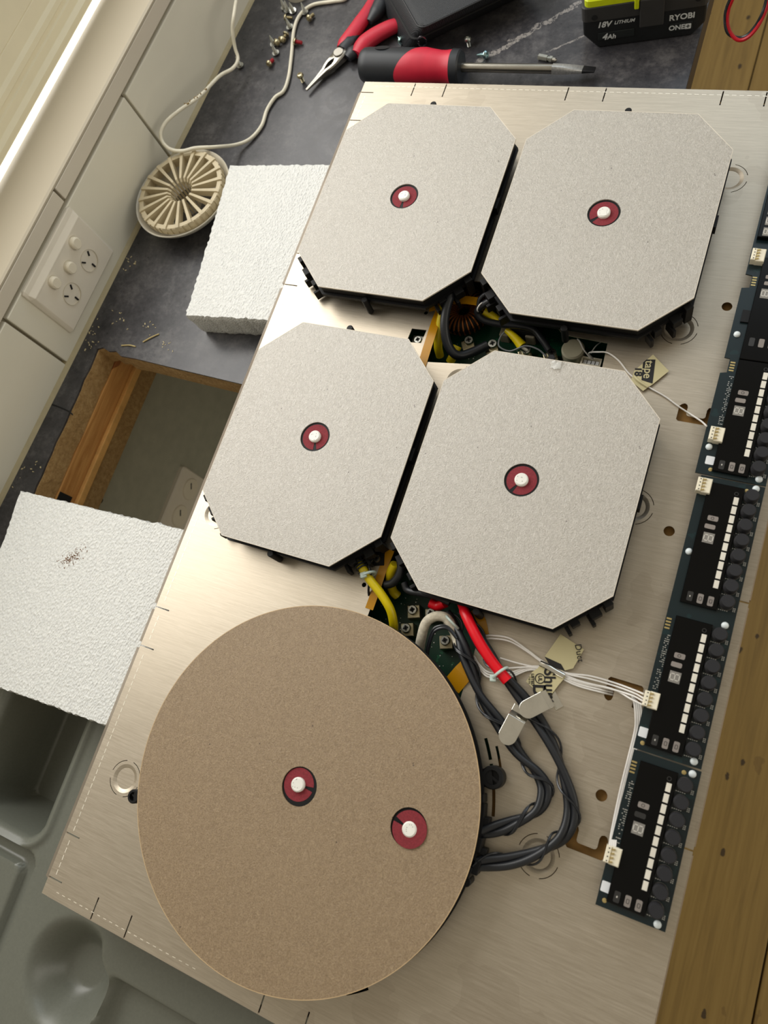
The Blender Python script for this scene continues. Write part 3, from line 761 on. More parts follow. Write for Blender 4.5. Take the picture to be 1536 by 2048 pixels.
def octcoil(c, label, wedge, lugs):
    r = thing('square_coil', label, 'coil', (c[0], c[1], 0.0), 'square induction coils on the plate')
    o2 = [(c[0]+x, c[1]+y) for x, y in OC]
    k = 0.988
    MB().holes(o2, [circle(c, 0.0143, 36)], ZS0, ZS1).build('mica_sheet', M['mica'], r, origin=(c[0]*0.0+0.0, 0, 0) if False else None)
    MB().holes([(c[0]+x*1.0005, c[1]+y*1.0005) for x, y in OC], [[(c[0]+x*0.9955, c[1]+y*0.9955) for x, y in OC]], ZS0-0.0002, ZS1+0.00005).build('sheet_edge', M['mica_edge'], r)
    MB().prism([(c[0]+x*0.985, c[1]+y*0.985) for x, y in OC], 0.0165, ZS0).build('coil_carrier', M['blackp'], r)
    MB().prism([(c[0]+x*1.006, c[1]+y*1.006) for x, y in OC], 0.0150, 0.0185).build('carrier_rim', M['blackp'], r)
    # feet under the carrier and lugs on the straight sides
    for x, y in ((-0.06, 0.06), (0.06, 0.06), (0.06, -0.06), (-0.06, -0.06)):
        MB().cyl((c[0]+x, c[1]+y), 0.006, 0.0003, 0.0152, 16).build('foot', M['blackp'], r)
    for (x, y, h_) in ((-0.006, 0.1122, 0.0303), (-0.006, -0.1125, 0.0225)):
        MB().cyl((c[0]+x, c[1]+y), 0.0031, 0.0016, h_, 16, 0.0006).build('peg', M['blackp'], r, smooth=35)
    MB().rbox((c[0]+0.0925, c[1]+0.005), 0.0030, 0.012, 0.0165, 0.0255).build('side_lug', M['blackp'], r)
    # clip brackets along the two lower chamfers
    for sx in (-1, 1):
        a = Vector((sx*0.0917, -0.0740)); b = Vector((sx*0.0555, -0.1100)); nrm = Vector((sx*1, -1)).normalized(); dr = (b-a).normalized()
        for (tt, ln, ou, z0, z1) in ((0.10, 0.007, 0.004, 0.004, 0.0245), (0.33, 0.009, 0.006, 0.010, 0.019), (0.42, 0.003, 0.0095, 0.002, 0.012), (0.66, 0.007, 0.004, 0.008, 0.018), (0.80, 0.003, 0.007, 0.002, 0.013)):
            p = a + (b-a)*tt + nrm*(ou/2-0.001); an = math.atan2(dr.y, dr.x)
            MB().rbox((c[0]+p.x, c[1]+p.y), ln, ou+0.002, z0, z1, an).build('bracket', M['blackp'], r, bev=0.0005)
    # kerf bar linking the clips
    sensor(r, c, wedge, 0.0124)
    return r
octcoil((0.1133, 0.7120), 'pale square coil at the far left of the plate, nearest the screwdriver handle', -PI/2+0.05, None)
octcoil((0.3068, 0.7120), 'square induction coil at the far right of the plate, beside the pale connectors', -PI/2-0.8, None)
octcoil((0.1133, 0.4515), 'square induction coil near the worktop cutout, between two other coils on the left', -PI/2+0.3, None)
cd4 = octcoil((0.3055, 0.4535), 'square induction coil in the middle right, white tape scrap on its far edge', -PI/2-0.5, None)
# crumpled scrap of clear tape on that coil's far edge
c = Q(1112, 731, 0.031)
mb = MB(); vs = []; rq = random.Random(4)
for j in range(5):
    for i in range(5): vs.append((c.x-0.004+0.002*i + rq.uniform(-.0006, .0006), c.y-0.0035+0.0022*j+0.0008*math.sin(i*2.1), 0.0310 + (0.0006+0.0016*rq.random() if j < 4 else -0.003)))
mb.add(vs, [(j*5+i, j*5+i+1, j*5+i+6, j*5+i+5) for j in range(4) for i in range(4)])
mb.build('tape_scrap', NT('clear_tape').set(Base_Color=rgb(232, 232, 228), Roughness=0.2, Alpha=0.55).m, cd4, smooth=True)

# round coil with two sensors
RC = (0.2070, 0.1680); RR = 0.1436
rc = thing('round_coil', 'large round induction coil with brown sheet and two red-ringed sensors', 'coil', (RC[0], RC[1], 0.0))
MB().holes(circle(RC, RR, 160), [circle((0.2077, 0.1691), 0.0148, 36), circle((0.3000, 0.1722), 0.0140, 36)], ZS0, ZS1).build('mica_sheet', M['mica_brown'], rc)
MB().holes(circle(RC, RR+0.0001, 160), [circle(RC, RR-0.0004, 160)], ZS0-0.0001, ZS1+0.00004).build('sheet_edge', plain('tan_edge', rgb(196, 168, 128), 0.7), rc)
MB().prism(circle(RC, RR-0.0015, 120), 0.0165, ZS0).build('coil_carrier', M['blackp'], rc)
MB().prism(circle(RC, RR+0.0006, 120), 0.0150, 0.0180).build('carrier_rim', M['blackp'], rc)
for a in (0.8, 2.4, 4.0, 5.5):
    MB().cyl((RC[0]+0.09*math.cos(a), RC[1]+0.09*math.sin(a)), 0.006, 0.0003, 0.0152, 16).build('foot', M['blackp'], rc)
def lug(px, py, r, zt):
    c = Q(px, py, zt)
    o = MB().lathe([(r, 0.0003), (r, zt-0.0008), (r-0.0008, zt), (r*0.62, zt), (r*0.55, zt-0.0035), (0, zt-0.0035)], (c.x, c.y, 0), 28).build('fixing_lug', M['blackp'], rc, smooth=35)
    MB().rbox((c.x, c.y), r*1.5, r*0.24, zt-0.0036, zt-0.0015, -0.35).build('lug_bar', M['blackp'], o)
    v = Vector((RC[0]-c.x, RC[1]-c.y)); L = v.length - RR + 0.006; v.normalize()
    MB().rbox((c.x+v.x*L/2, c.y+v.y*L/2), L, r*1.5, zt-0.010, zt-0.001, math.atan2(v.y, v.x)).build('lug_arm', M['blackp'], o)
lug(266, 1593, 0.0058, 0.0185); lug(984, 1555, 0.0086, 0.0170)
sensor(rc, (0.2077, 0.1691), 0.02, 0.0126, dc=(-0.0012, 0.0010))
sensor(rc, (0.3000, 0.1722), PI-0.25, 0.0132, zr=0.0318, dc=(0.0012, -0.0008))
# toothed terminal strip on its right flank
for k, (px, py, w, h, z1) in enumerate(((962, 1597, .006, .006, .020), (962, 1622, .007, .010, .017), (968, 1643, .010, .006, .014), (957, 1690, .006, .010, .020), (962, 1703, .010, .005, .014), (950, 1735, .008, .010, .018), (936, 1745, .006, .008, .020))):
    c = Q(px, py, z1); a = math.atan2(c.y-RC[1], c.x-RC[0])
    MB().rbox((c.x-0.0035*math.cos(a), c.y-0.0035*math.sin(a)), w+0.005, h, 0.002, z1, a).build('terminal_tooth', M['blackp'], rc, bev=0.0006)
c = Q(934, 1762, 0.012); MB().cyl((c.x, c.y), 0.0036, 0.0003, 0.0165, 16, 0.0006).build('peg', M['blackp'], rc, smooth=35)

# ================================================================== CONTROL BOARDS
ZB = 0.0180
def module(parent, yd, full=True, dark_second=False, discs=8, glue=()):
    """one touch module; yd = y of its seven-segment digit"""
    top = yd + 0.0445; bo = yd - 0.0522
    dp = MB().cham(0.4432, 0.4688, bo, top, ZB, ZB+0.0030, 0.0004).build('display_panel', M['gloss_black'], parent)
    zt = ZB+0.0030
    for k in range(10):
        y = yd + 0.0330 - 0.00737*k
        MB().box(0.4628, 0.4662, y-0.0030, y+0.0030, zt, zt+0.00025).build('level_window', M['led'], dp)
    MB().box(0.4480, 0.4558, yd-0.0041, yd+0.0041, zt, zt+0.0003).build('digit_window', M['digit_bg'], dp)
    sg = MB()
    # the figure 8 lies with its top to -x... (reads along the board)
    def bar(ax, ay, bx, by, w=0.00075):
        d = Vector((bx-ax, by-ay)); L = d.length; an = math.atan2(d.y, d.x); sg.rbox(((ax+bx)/2, (ay+by)/2), L*0.86, w, zt+0.0002, zt+0.00045, an)
    for yy in (yd-0.0022, yd+0.0022):
        bar(0.4490, yy, 0.4517, yy); bar(0.4521, yy, 0.4548, yy)
    for xx in (0.4488, 0.4519, 0.4550): bar(xx, yd-0.0020, xx, yd+0.0020)
    sg.build('digit_eight', M['digit'], dp)
    MB().prism(rrect(0.4481, 0.4556, yd+0.0138, yd+0.0178, 0.0010), zt, zt+0.0003).build('timer_icon', M['icon'], dp)
    MB().prism(rrect(0.4474, 0.4549, yd+0.0072, yd+0.0108, 0.0010), zt, zt+0.0003).build('pan_icon', M['icon_dark'] if dark_second else M['icon'], dp)
    for x, m_ in ((0.4490, M['icon_dark']), (0.4562, M['icon']), (0.4634, M['icon'])):
        q = MB().prism(rrect(x-0.0020, x+0.0020, yd-0.0505, yd-0.0432, 0.0009), zt, zt+0.0003).build('key_icon', m_, dp)
    mb = MB()
    for x in (0.4562, 0.4634):
        mb.holes(rrect(x-0.0010, x+0.0010, yd-0.0484, yd-0.0454, 0.0004, 2), [rrect(x-0.0007, x+0.0007, yd-0.0481, yd-0.0457, 0.0003, 2)], zt+0.0003, zt+0.0004)
    mb.holes(circle((0.4515, yd+0.0158), 0.0012, 12), [circle((0.4515, yd+0.0158), 0.0009, 12)], zt+0.0003, zt+0.0004)
    mb.build('icon_outline', M['icon_dark'], dp)
    MB().box(0.4486, 0.4494, yd-0.0474, yd-0.0462, zt+0.0003, zt+0.0004).build('icon_spot', M['digit'], dp)
    MB().holes(circle((0.4638, yd+0.0388), 0.0016, 14), [circle((0.4638, yd+0.0388), 0.0011, 14)], zt, zt+0.0002).build('ring_mark', M['icon_dark'], dp)
    for k in range(discs):
        y = yd + 0.0383 - 0.01188*k
        f = MB().lathe([(0.0050, ZB), (0.0050, ZB+0.0085), (0.0043, ZB+0.0100), (0, ZB+0.0100)], (0.4742, y, 0), 24).build('touch_pad', M['foam_black'], parent, smooth=30)
        MB().lathe([(0.0052, ZB), (0.0052, ZB+0.0006), (0.0050, ZB+0.0008), (0, ZB+0.0008)], (0.4742, y, 0), 24).build('pad_ring', M['padring'], f)
    mb = MB()
    for k in range(discs):
        y = yd + 0.0383 - 0.01188*k - 0.0056
        for i in range(5): mb.box(0.4696+i*0.0014, 0.4704+i*0.0014, y-0.0002, y+0.0003, ZB, ZB+0.0004)
        for i in range(3):
            for j in range(2): mb.box(0.4792+j*0.0011, 0.4799+j*0.0011, y+0.0008+i*0.0011, y+0.0013+i*0.0011, ZB, ZB+0.0004)
    o = mb.build('chip_parts', M['solder'], parent); o['kind'] = 'stuff'
    return dp
def smd(parent, y0, y1, x0=0.4392, x1=0.4428, n=70, seed=1):
    mb = MB(); rq = random.Random(seed)
    rows = int((y1-y0)/0.0015)
    for k in range(rows):
        y = y0 + (y1-y0)*k/rows
        for x in (x0+0.0006, x0+0.0019, x1-0.0006):
            if rq.random() < 0.62: mb.box(x-0.0004+rq.uniform(-.0002, .0002), x+0.0004, y-0.0003, y+0.0003, ZB, ZB+0.0005)
    o = mb.build('surface_parts', M['solder'], parent); o['kind'] = 'stuff'
    return o
def gold(parent, x0, x1, y0, n, dy=0.0024):
    for k in range(n): MB().box(x0, x1, y0+dy*k, y0+dy*k+0.0012, ZB, ZB+0.0002).build('contact_strip', M['gold'], parent)
def connector(parent, x, y, n=4):
    # ivory nylon plug in its header; pins show on top
    h = MB().cham(x-0.0005, x+0.0062, y-0.0060, y+0.0060, ZB, ZB+0.0062, 0.0005).build('connector', M['white_conn'], parent)
    MB().cham(x-0.0042, x-0.0005, y-0.0056, y+0.0056, ZB-0.0004, ZB+0.0070, 0.0005).build('plug_body', M['white_conn'], h)
    g = MB(); b = MB()
    for k in range(n):
        yy = y-0.0042+0.0028*k
        g.rbox((x+0.0006, yy), 0.0024, 0.0009, ZB+0.0061, ZB+0.0072, 0.25)
        b.box(x-0.0026, x-0.0018, yy-0.0004, yy+0.0004, ZB+0.0069, ZB+0.00712)
    g.build('contact_pin', M['gold'], h); b.build('wire_hole', M['blackm'], h)
    return h
def dot(parent, px, py, r, m, zt=0.0022):
    c = Q(px, py, ZB)
    return MB().lathe([(r, ZB), (r*0.94, ZB+zt*0.5), (r*0.6, ZB+zt*0.9), (0, ZB+zt)], (c.x, c.y, 0), 16).build('glue_dot' if m is M['glue'] else 'test_pad', m, parent, smooth=True)
def sticker(parent, x, y):
    MB().prism(rrect(x-0.0035, x+0.0028, y-0.0035, y+0.0035, 0.0008), ZB, ZB+0.0002).build('sticker', M['sticker'], parent)
def standoffs(parent, ys):
    for y in ys:
        MB().cyl((0.4600, y), 0.0028, 0.0003, ZB-0.0014, 12).build('standoff', M['blackp'], parent)
# board at the far end (main module plus one zone module)
b1 = thing('control_board', 'far control board, running out of the frame, with three-digit clock window', 'circuit board', (0.46, 0.62, 0.0), 'touch control boards along the right edge')
pol = [(0.4318, 0.4942), (0.4825, 0.4942), (0.4825, 0.86), (0.4325, 0.86), (0.4325, 0.6745), (0.4378, 0.6735), (0.4378, 0.6620), (0.4320, 0.6610), (0.4322, 0.5960), (0.4366, 0.5955), (0.4366, 0.5830), (0.4318, 0.5818)]
MB().prism(pol, ZB-0.0014, ZB).build('circuit_board', M['pcb2'], b1)
module(b1, 0.5500)
dp = MB().cham(0.4432, 0.4700, 0.5953, 0.690, ZB, ZB+0.0030, 0.0004).build('main_panel', M['gloss_black'], b1)
zt = ZB+0.003
MB().box(0.4470, 0.4535, 0.6515, 0.6602, zt, zt+0.0003).build('digit_window', M['digit_bg'], dp)
sgm = MB()
for yy in (0.6535, 0.6582): sgm.box(0.4478, 0.4500, yy-0.0004, yy+0.0004, zt, zt+0.0005); sgm.box(0.4504, 0.4527, yy-0.0004, yy+0.0004, zt, zt+0.0005)
for xx in (0.4476, 0.4502, 0.4528): sgm.box(xx-0.0004, xx+0.0004, 0.6538, 0.6578, zt, zt+0.0005)
sgm.build('digit_eight', M['digit'], dp)
for y in (0.6655, 0.6715): MB().prism(rrect(0.4478, 0.4545, y-0.0017, y+0.0017, 0.0009), zt, zt+0.0003).build('timer_icon', M['icon'], dp)
for x, m_ in ((0.4491, M['icon_dark']), (0.4562, M['icon']), (0.4634, M['icon'])): MB().prism(rrect(x-0.002, x+0.002, 0.6072, 0.6148, 0.0009), zt, zt+0.0003).build('key_icon', m_, dp)
d2 = MB().cham(0.4342, 0.4700, 0.7080, 0.78, ZB, ZB+0.0045, 0.0004).build('clock_panel', M['gloss_black'], b1)
for y in (0.7130, 0.7235, 0.7340):
    w_ = MB().box(0.4375, 0.4440, y-0.0040, y+0.0040, ZB+0.0045, ZB+0.0048).build('digit_window', M['digit_bg'], d2)
    sgm = MB()
    for yy in (y-0.0022, y+0.0022):
        sgm.box(0.4383, 0.4404, yy-0.0004, yy+0.0004, ZB+0.0048, ZB+0.005); sgm.box(0.4409, 0.4431, yy-0.0004, yy+0.0004, ZB+0.0048, ZB+0.005)
    for xx in (0.4382, 0.4407, 0.4432): sgm.box(xx-0.0004, xx+0.0004, y-0.002, y+0.002, ZB+0.0048, ZB+0.005)
    sgm.build('digit_eight', M['digit'], w_)
gold(b1, 0.4376, 0.4412, 0.5845, 4); gold(b1, 0.4384, 0.4418, 0.6640, 4)
connector(b1, 0.4392, 0.5265); connector(b1, 0.4374, 0.6895)
smd(b1, 0.5345, 0.581, 0.4392, 0.4428, seed=2)
sticker(b1, 0.4405, 0.5062)
MB().box(0.4372, 0.4432, 0.6290, 0.6400, ZB, ZB+0.0016).build('chip', M['blackp'], b1)
for (px, py) in ((1418, 894), (1474, 669), (1518, 959)): dot(b1, px, py, 0.0026, M['glue'])
dot(b1, 1421, 939, 0.0016, M['gold'], 0.0003)
standoffs(b1, (0.51, 0.60, 0.70, 0.80))
b2 = thing('control_board', 'middle control board carrying two touch modules side by side', 'circuit board', (0.46, 0.385, 0.0), 'touch control boards along the right edge')
MB().prism([(0.4364, 0.2790), (0.4824, 0.2795), (0.4824, 0.4932), (0.4366, 0.4930)], ZB-0.0014, ZB).build('circuit_board', M['pcb2'], b2)
module(b2, 0.4435); module(b2, 0.3357)
gold(b2, 0.4372, 0.4408, 0.3690, 4); connector(b2, 0.4392, 0.4832); connector(b2, 0.4392, 0.3150)
smd(b2, 0.324, 0.366, seed=3); sticker(b2, 0.4408, 0.2916)
for (px, py) in ((1512, 978), (1378, 1103), (1450, 1251), (1388, 1523)): dot(b2, px, py, 0.0026, M['glue'])
for (px, py) in ((1494, 982), (1285, 1486)): dot(b2, px, py, 0.0016, M['gold'], 0.0003)
standoffs(b2, (0.29, 0.385, 0.48))
b3 = thing('control_board', 'near control board with a single touch module at the plate corner', 'circuit board', (0.46, 0.224, 0.0), 'touch control boards along the right edge')
MB().prism([(0.4370, 0.1706), (0.4830, 0.1712), (0.4830, 0.2783), (0.4372, 0.2783)], ZB-0.0014, ZB).build('circuit_board', M['pcb2'], b3)
module(b3, 0.2278, dark_second=True)
gold(b3, 0.4376, 0.4412, 0.2620, 4); connector(b3, 0.4392, 0.2052); smd(b3, 0.214, 0.258, seed=4); sticker(b3, 0.4412, 0.1838)
for (px, py) in ((1385, 1548), (1315, 1849)): dot(b3, px, py, 0.0026, M['glue'])
for (px, py) in ((1368, 1545), (1209, 1801)): dot(b3, px, py, 0.0016, M['gold'], 0.0003)
standoffs(b3, (0.18, 0.27))

# ================================================================== CABLES
def px3(L): return [Q(*p) for p in L]
def smooth(L, n=8): return catmull(L, n)
def offset_helix(path, rad, turns, ph=0, squash=0.7, r0=None):
    out = []; m = len(path)
    for i, p in enumerate(path):
        a = path[max(0, i-1)]; b = path[min(m-1, i+1)]; t_ = (b-a).normalized(); sd = t_.cross(Vector((0, 0, 1))).normalized(); u = sd.cross(t_)
        an = ph + 2*PI*turns*i/(m-1); out.append(p + sd*rad*math.cos(an) + u*rad*squash*math.sin(an))
    return out
def lift(path, zmin): return [Vector((p.x, p.y, max(p.z, zmin))) for p in path]
# left bundle
pa = smooth(px3([(895, 1232, -0.008), (912, 1255, 0.004), (925, 1292, 0.009), (940, 1335, 0.0085), (962, 1393, 0.0082), (1000, 1449, 0.0082), (1036, 1504, 0.0080), (1074, 1545, 0.0080), (1090, 1582, 0.0080), (1074, 1622, 0.0085), (1025, 1646, 0.0105), (985, 1660, 0.0120), (948, 1668, 0.0130)]), 10)
k1 = thing('coil_cable', 'black twisted cable pair nearer the round coil, held by the clip with a bluish shine', 'cable', (0.35, 0.25, 0.0))
MB().tube(lift(offset_helix(pa, 0.0027, 2.2, 0.3), 0.0032), 0.0029, 12).build('cable_strand', M['cable_black'], k1, smooth=True)
MB().tube(lift(offset_helix(pa, 0.0027, 2.2, 0.3+PI), 0.0032), 0.0029, 12).build('cable_strand', M['cable_black'], k1, smooth=True)
for dp_ in (0.0, 0.22): MB().tube(lift(offset_helix(pa, 0.0062, 5.0, 1.2+dp_, 0.75), 0.0012), 0.00085, 6).build('wrap_wire', M['wire_black'], k1, smooth=True)
# right bundle
pb = smooth(px3([(930, 1222, 0.004), (955, 1275, 0.011), (985, 1320, 0.012), (1012, 1356, 0.0095), (1055, 1410, 0.0080), (1098, 1478, 0.0080), (1128, 1550, 0.0080), (1143, 1620, 0.0080), (1127, 1672, 0.0082), (1082, 1702, 0.0085), (1020, 1722, 0.0105), (945, 1728, 0.0130)]), 10)
k2 = thing('coil_cable', 'black twisted cable pair leaving a red sleeve, looping widest across the plate', 'cable', (0.37, 0.25, 0.0))
MB().tube(lift(offset_helix(pb, 0.0028, 1.8, 2.0), 0.0033), 0.0030, 12).build('cable_strand', M['cable_black'], k2, smooth=True)
MB().tube(lift(offset_helix(pb, 0.0028, 1.8, 2.0+PI), 0.0033), 0.0030, 12).build('cable_strand', M['cable_black'], k2, smooth=True)
MB().tube(lift(offset_helix(pb, 0.0064, 5.2, 0.5, 0.75), 0.0012), 0.00085, 6).build('wrap_wire', M['wire_black'], k2, smooth=True)
pr_ = smooth(px3([(922, 1205, 0.006), (931, 1228, 0.0165), (945, 1258, 0.0185), (962, 1290, 0.0185), (985, 1325, 0.0170), (1015, 1362, 0.0150)]), 8)
MB().tube(pr_, [0.0036]*6 + [0.0043]*(len(pr_)-6), 14).build('red_sleeve', M['red_sleeve'], k2, smooth=True, label='glossy red sleeve')
c = Q(1000, 1345, 0.017)
dv = (pr_[-6]-pr_[-12]); dv.z = 0; dv.normalize(); sd = Vector((-dv.y, dv.x, 0))
MB().tube([c + sd*0.0068*math.cos(a) + Vector((0, 0, 0.0062*math.sin(a)-0.002)) for a in [2*PI*i/24 for i in range(24)]], 0.0011, 6, closed=True).build('zip_tie', M['tie'], k2, smooth=True)
h_ = Q(986, 1356, 0.016); MB().rbox((h_.x, h_.y), 0.005, 0.0055, 0.012, 0.017, 0.3).build('zip_tie_head', M['tie'], k2, bev=0.0008)
# cream braided loop with a pair of black wires, tied to the left bundle
k3 = thing('braided_cable', 'cream braided sleeve looping over the terminals beside the round coil', 'cable', (0.265, 0.31, 0.0))
pc_ = smooth(px3([(838, 1305, -0.010), (843, 1275, 0.000), (852, 1246, 0.006), (870, 1233, 0.008), (892, 1236, 0.008), (905, 1256, 0.006), (912, 1272, 0.004), (918, 1292, 0.004)]), 8)
MB().tube(pc_, 0.0042, 12).build('braid', M['cream'], k3, smooth=True)
for q in (0.0034, 0.0050):
    MB().tube([p + Vector((q*0.9, -q*0.9, 0.0030)) for p in smooth(px3([(848, 1312, -0.012), (853, 1280, 0.000), (862, 1253, 0.006), (876, 1244, 0.008), (892, 1246, 0.008), (908, 1264, 0.008)]), 8)], 0.0012, 8).build('wire', M['wire_black'], k3, smooth=True)
c = Q(905, 1245, 0.009)
MB().tube([c + Vector((0.0070*math.cos(a)*0.9, -0.0070*math.cos(a)*0.5, 0.006*math.sin(a))) for a in [2*PI*i/20 for i in range(20)]], 0.0012, 6, closed=True).build('zip_tie', M['tie'], k3, smooth=True)
# yellow sleeve with a wound black lead
k4 = thing('yellow_lead', 'yellow sleeved lead wound with black wire between the coils', 'cable', (0.205, 0.335, 0.0))
py_ = smooth(px3([(706, 1117, 0.0075), (722, 1133, 0.0085), (740, 1160, 0.0080), (762, 1188, 0.0060), (780, 1218, 0.002), (787, 1245, -0.006), (788, 1262, -0.018)]), 8)
MB().tube(py_, 0.0039, 14).build('yellow_sleeve', M['yellow'], k4, smooth=True)
ph_ = smooth(px3([(712, 1118, 0.0082), (719, 1128, 0.0084), (727, 1140, 0.0084)]), 30)
MB().tube(offset_helix(ph_, 0.0052, 5, 0, 1.0), 0.00095, 6).build('wound_wire', M['wire_black'], k4, smooth=True)
MB().tube(smooth(px3([(738, 1108, 0.004), (745, 1118, 0.009), (738, 1130, 0.010), (741, 1148, 0.010), (737, 1180, 0.003), (741, 1215, -0.010)]), 6), 0.0011, 6).build('tail_wire', M['wire_black'], k4, smooth=True)
c = Q(736, 1149, 0.0095)
MB().tube([c + Vector((0.0065*math.cos(a)*0.8, 0.0065*math.cos(a)*0.6, 0.006*math.sin(a)-0.001)) for a in [2*PI*i/20 for i in range(20)]], 0.0013, 6, closed=True).build('zip_tie', M['tie'], k4, smooth=True)
c2_ = Q(727, 1150, 0.013); MB().rbox((c2_.x, c2_.y), 0.0055, 0.005, 0.008, 0.0145, 0.6).build('zip_tie_head', M['tie'], k4, bev=0.0008)
# leads of the middle right coil diving into the lower opening
k5 = thing('coil_lead', 'black lead with yellow sleeve curling under the middle right coil', 'cable', (0.225, 0.35, 0.0))
MB().tube(smooth(px3([(800, 1118, 0.012), (802, 1135, 0.010), (797, 1152, 0.007), (785, 1166, 0.003), (772, 1170, 0.0)]), 8), 0.0036, 12).build('black_sleeve', M['cable_black'], k5, smooth=True)
MB().tube(smooth(px3([(790, 1128, 0.006), (782, 1145, 0.0), (781, 1165, -0.010), (786, 1182, -0.018), (795, 1192, -0.022)]), 8), 0.0042, 12).build('yellow_sleeve', M['yellow'], k5, smooth=True)
MB().tube(smooth(px3([(808, 1165, 0.005), (815, 1180, 0.004), (838, 1186, 0.006), (870, 1192, 0.006), (900, 1205, 0.006)]), 8), 0.0030, 10).build('black_lead', M['cable_black'], k5, smooth=True)
MB().tube(smooth(px3([(860, 1206, -0.004), (876, 1212, -0.004), (890, 1206, 0.0)]), 8), 0.0042, 10).build('red_sleeve', M['red_sleeve'], k5, smooth=True)
# leads in the upper opening
k6 = thing('coil_lead', 'glossy black lead and yellow sleeve hanging from the far left coil', 'cable', (0.18, 0.59, 0.0))
MB().tube(smooth(px3([(908, 574, 0.012), (901, 592, 0.013), (892, 622, 0.010), (889, 655, 0.004), (896, 690, -0.006), (915, 711, -0.014), (945, 704, -0.020), (975, 690, -0.021)]), 8), 0.0044, 12).build('black_sleeve', M['cable_black'], k6, smooth=True)
MB().tube(smooth(px3([(895, 586, 0.010), (887, 615, 0.006), (880, 650, -0.002), (876, 690, -0.014), (880, 712, -0.026)]), 8), 0.0042, 12).build('yellow_sleeve', M['yellow'], k6, smooth=True)
MB().tube(smooth(px3([(915, 692, -0.020), (906, 712, -0.024), (900, 724, -0.028)]), 6), 0.0044, 12).build('yellow_sleeve', M['yellow'], k6, smooth=True)
k7 = thing('coil_lead', 'black lead with a bare end bent beside the copper choke', 'cable', (0.22, 0.60, 0.0))
MB().tube(smooth(px3([(992, 596, 0.012), (975, 604, 0.009), (962, 613, 0.006), (955, 625, 0.0), (968, 640, -0.006), (1000, 648, -0.010), (1040, 652, -0.012), (1068, 660, -0.014), (1085, 680, -0.016), (1098, 700, -0.019)]), 8), 0.0033, 12).build('black_sleeve', M['cable_black'], k7, smooth=True)
MB().tube(smooth(px3([(990, 588, 0.012), (972, 588, 0.010), (960, 598, 0.007), (957, 612, 0.003)]), 8), 0.0022, 10).build('black_sleeve', M['cable_black'], k7, smooth=True)
c = Q(962, 614, 0.0062); MB().tube([c + Vector((0.0046*math.cos(a)*0.5, 0.0046*math.cos(a)*0.9, 0.0046*math.sin(a))) for a in [2*PI*i/20 for i in range(20)]], 0.0007, 6, closed=True).build('sleeve_rim', M['wire_white'], k7, smooth=True)
MB().tube(smooth(px3([(968, 622, -0.004), (985, 632, -0.008), (1000, 645, -0.012)]), 6), 0.0040, 10).build('yellow_sleeve', M['yellow'], k7, smooth=True)
k8 = thing('yellow_lead', 'short yellow boot crimped onto a terminal in the upper opening', 'cable', (0.255, 0.585, 0.0))
pt = smooth(px3([(1012, 660, -0.018), (1022, 668, -0.019), (1034, 680, -0.021), (1044, 692, -0.023)]), 6)
MB().tube(pt, [0.0026 + 0.0024*i/(len(pt)-1) for i in range(len(pt))], 12).build('yellow_boot', M['yellow'], k8, smooth=True)
pt = smooth(px3([(1046, 694, -0.023), (1056, 702, -0.0245)]), 6)
MB().tube(pt, 0.0042, 12).build('crimp_lug', M['steel'], k8, smooth=True)
MB().tube(smooth(px3([(1020, 655, -0.016), (1002, 672, -0.02), (998, 692, -0.02), (1020, 702, -0.022), (1050, 692, -0.018), (1075, 698, -0.018), (1092, 712, -0.02)]), 8), 0.0008, 6).build('thin_wire', plain('grey_wire', rgb(120, 124, 126), 0.5), k8, smooth=True)

# white wires
k9 = thing('white_wire_harness', 'bundle of thin white wires taped down and plugged into the middle control board', 'wires', (0.38, 0.31, 0.0))
def ww(L, r=0.00072, parent=k9): return MB().tube(smooth(px3(L), 8), r, 6).build('white_wire', M['wire_white'], parent, smooth=True)
for k in range(2):
    o_ = k*6
    ww([(958, 1272+o_, 0.003), (985, 1271+o_, 0.006), (1020, 1277+o_, 0.006), (1055, 1300+o_*0.6, 0.004), (1085, 1322+o_*0.5, 0.002), (1130, 1345+o_*0.3, 0.0022), (1180, 1352+o_, 0.003), (1230, 1366+o_, 0.003), (1268, 1380+o_, 0.012), (1287, 1388+o_*1.4, 0.0215)])
for k in range(3):
    o_ = k*5
    ww([(948, 1312+o_, 0.003), (960, 1330+o_, 0.004), (980, 1345+o_, 0.005), (1020, 1345+o_*0.9, 0.004), (1060, 1333+o_*0.7, 0.002), (1105, 1338+o_, 0.0022), (1150, 1362+o_*0.8, 0.002), (1200, 1374+o_, 0.0015), (1226, 1380+o_, -0.004)])
ww([(1000, 1316, 0.006), (1030, 1325, 0.004), (1060, 1332, 0.002), (1110, 1343, 0.002), (1160, 1362, 0.0025), (1215, 1376, 0.003), (1262, 1390, 0.010), (1286, 1402, 0.0215)])
ww([(1000, 1338, 0.006), (1040, 1335, 0.004), (1070, 1336, 0.002), (1118, 1352, 0.002), (1170, 1366, 0.0025), (1225, 1378, 0.003), (1262, 1398, 0.010), (1284, 1409, 0.0215)])
k10 = thing('white_wire_loom', 'four white wires running from the middle board plug down to the near board plug', 'wires', (0.43, 0.26, 0.0))
for k in range(4):
    o_ = k*4
    MB().tube(smooth(px3([(1262+o_*0.3, 1390+o_*0.5, -0.004), (1268+o_, 1404+o_*0.5, 0.006), (1271+o_, 1430, 0.007), (1270+o_, 1460, 0.006), (1258+o_, 1510, 0.008), (1243+o_, 1570, 0.008), (1232+o_, 1620, 0.009), (1223+o_, 1665, 0.014), (1219+o_*0.9, 1692+o_*0.3, 0.0215)]), 8), 0.00078, 6).build('white_wire', M['wire_white'], k10, smooth=True)
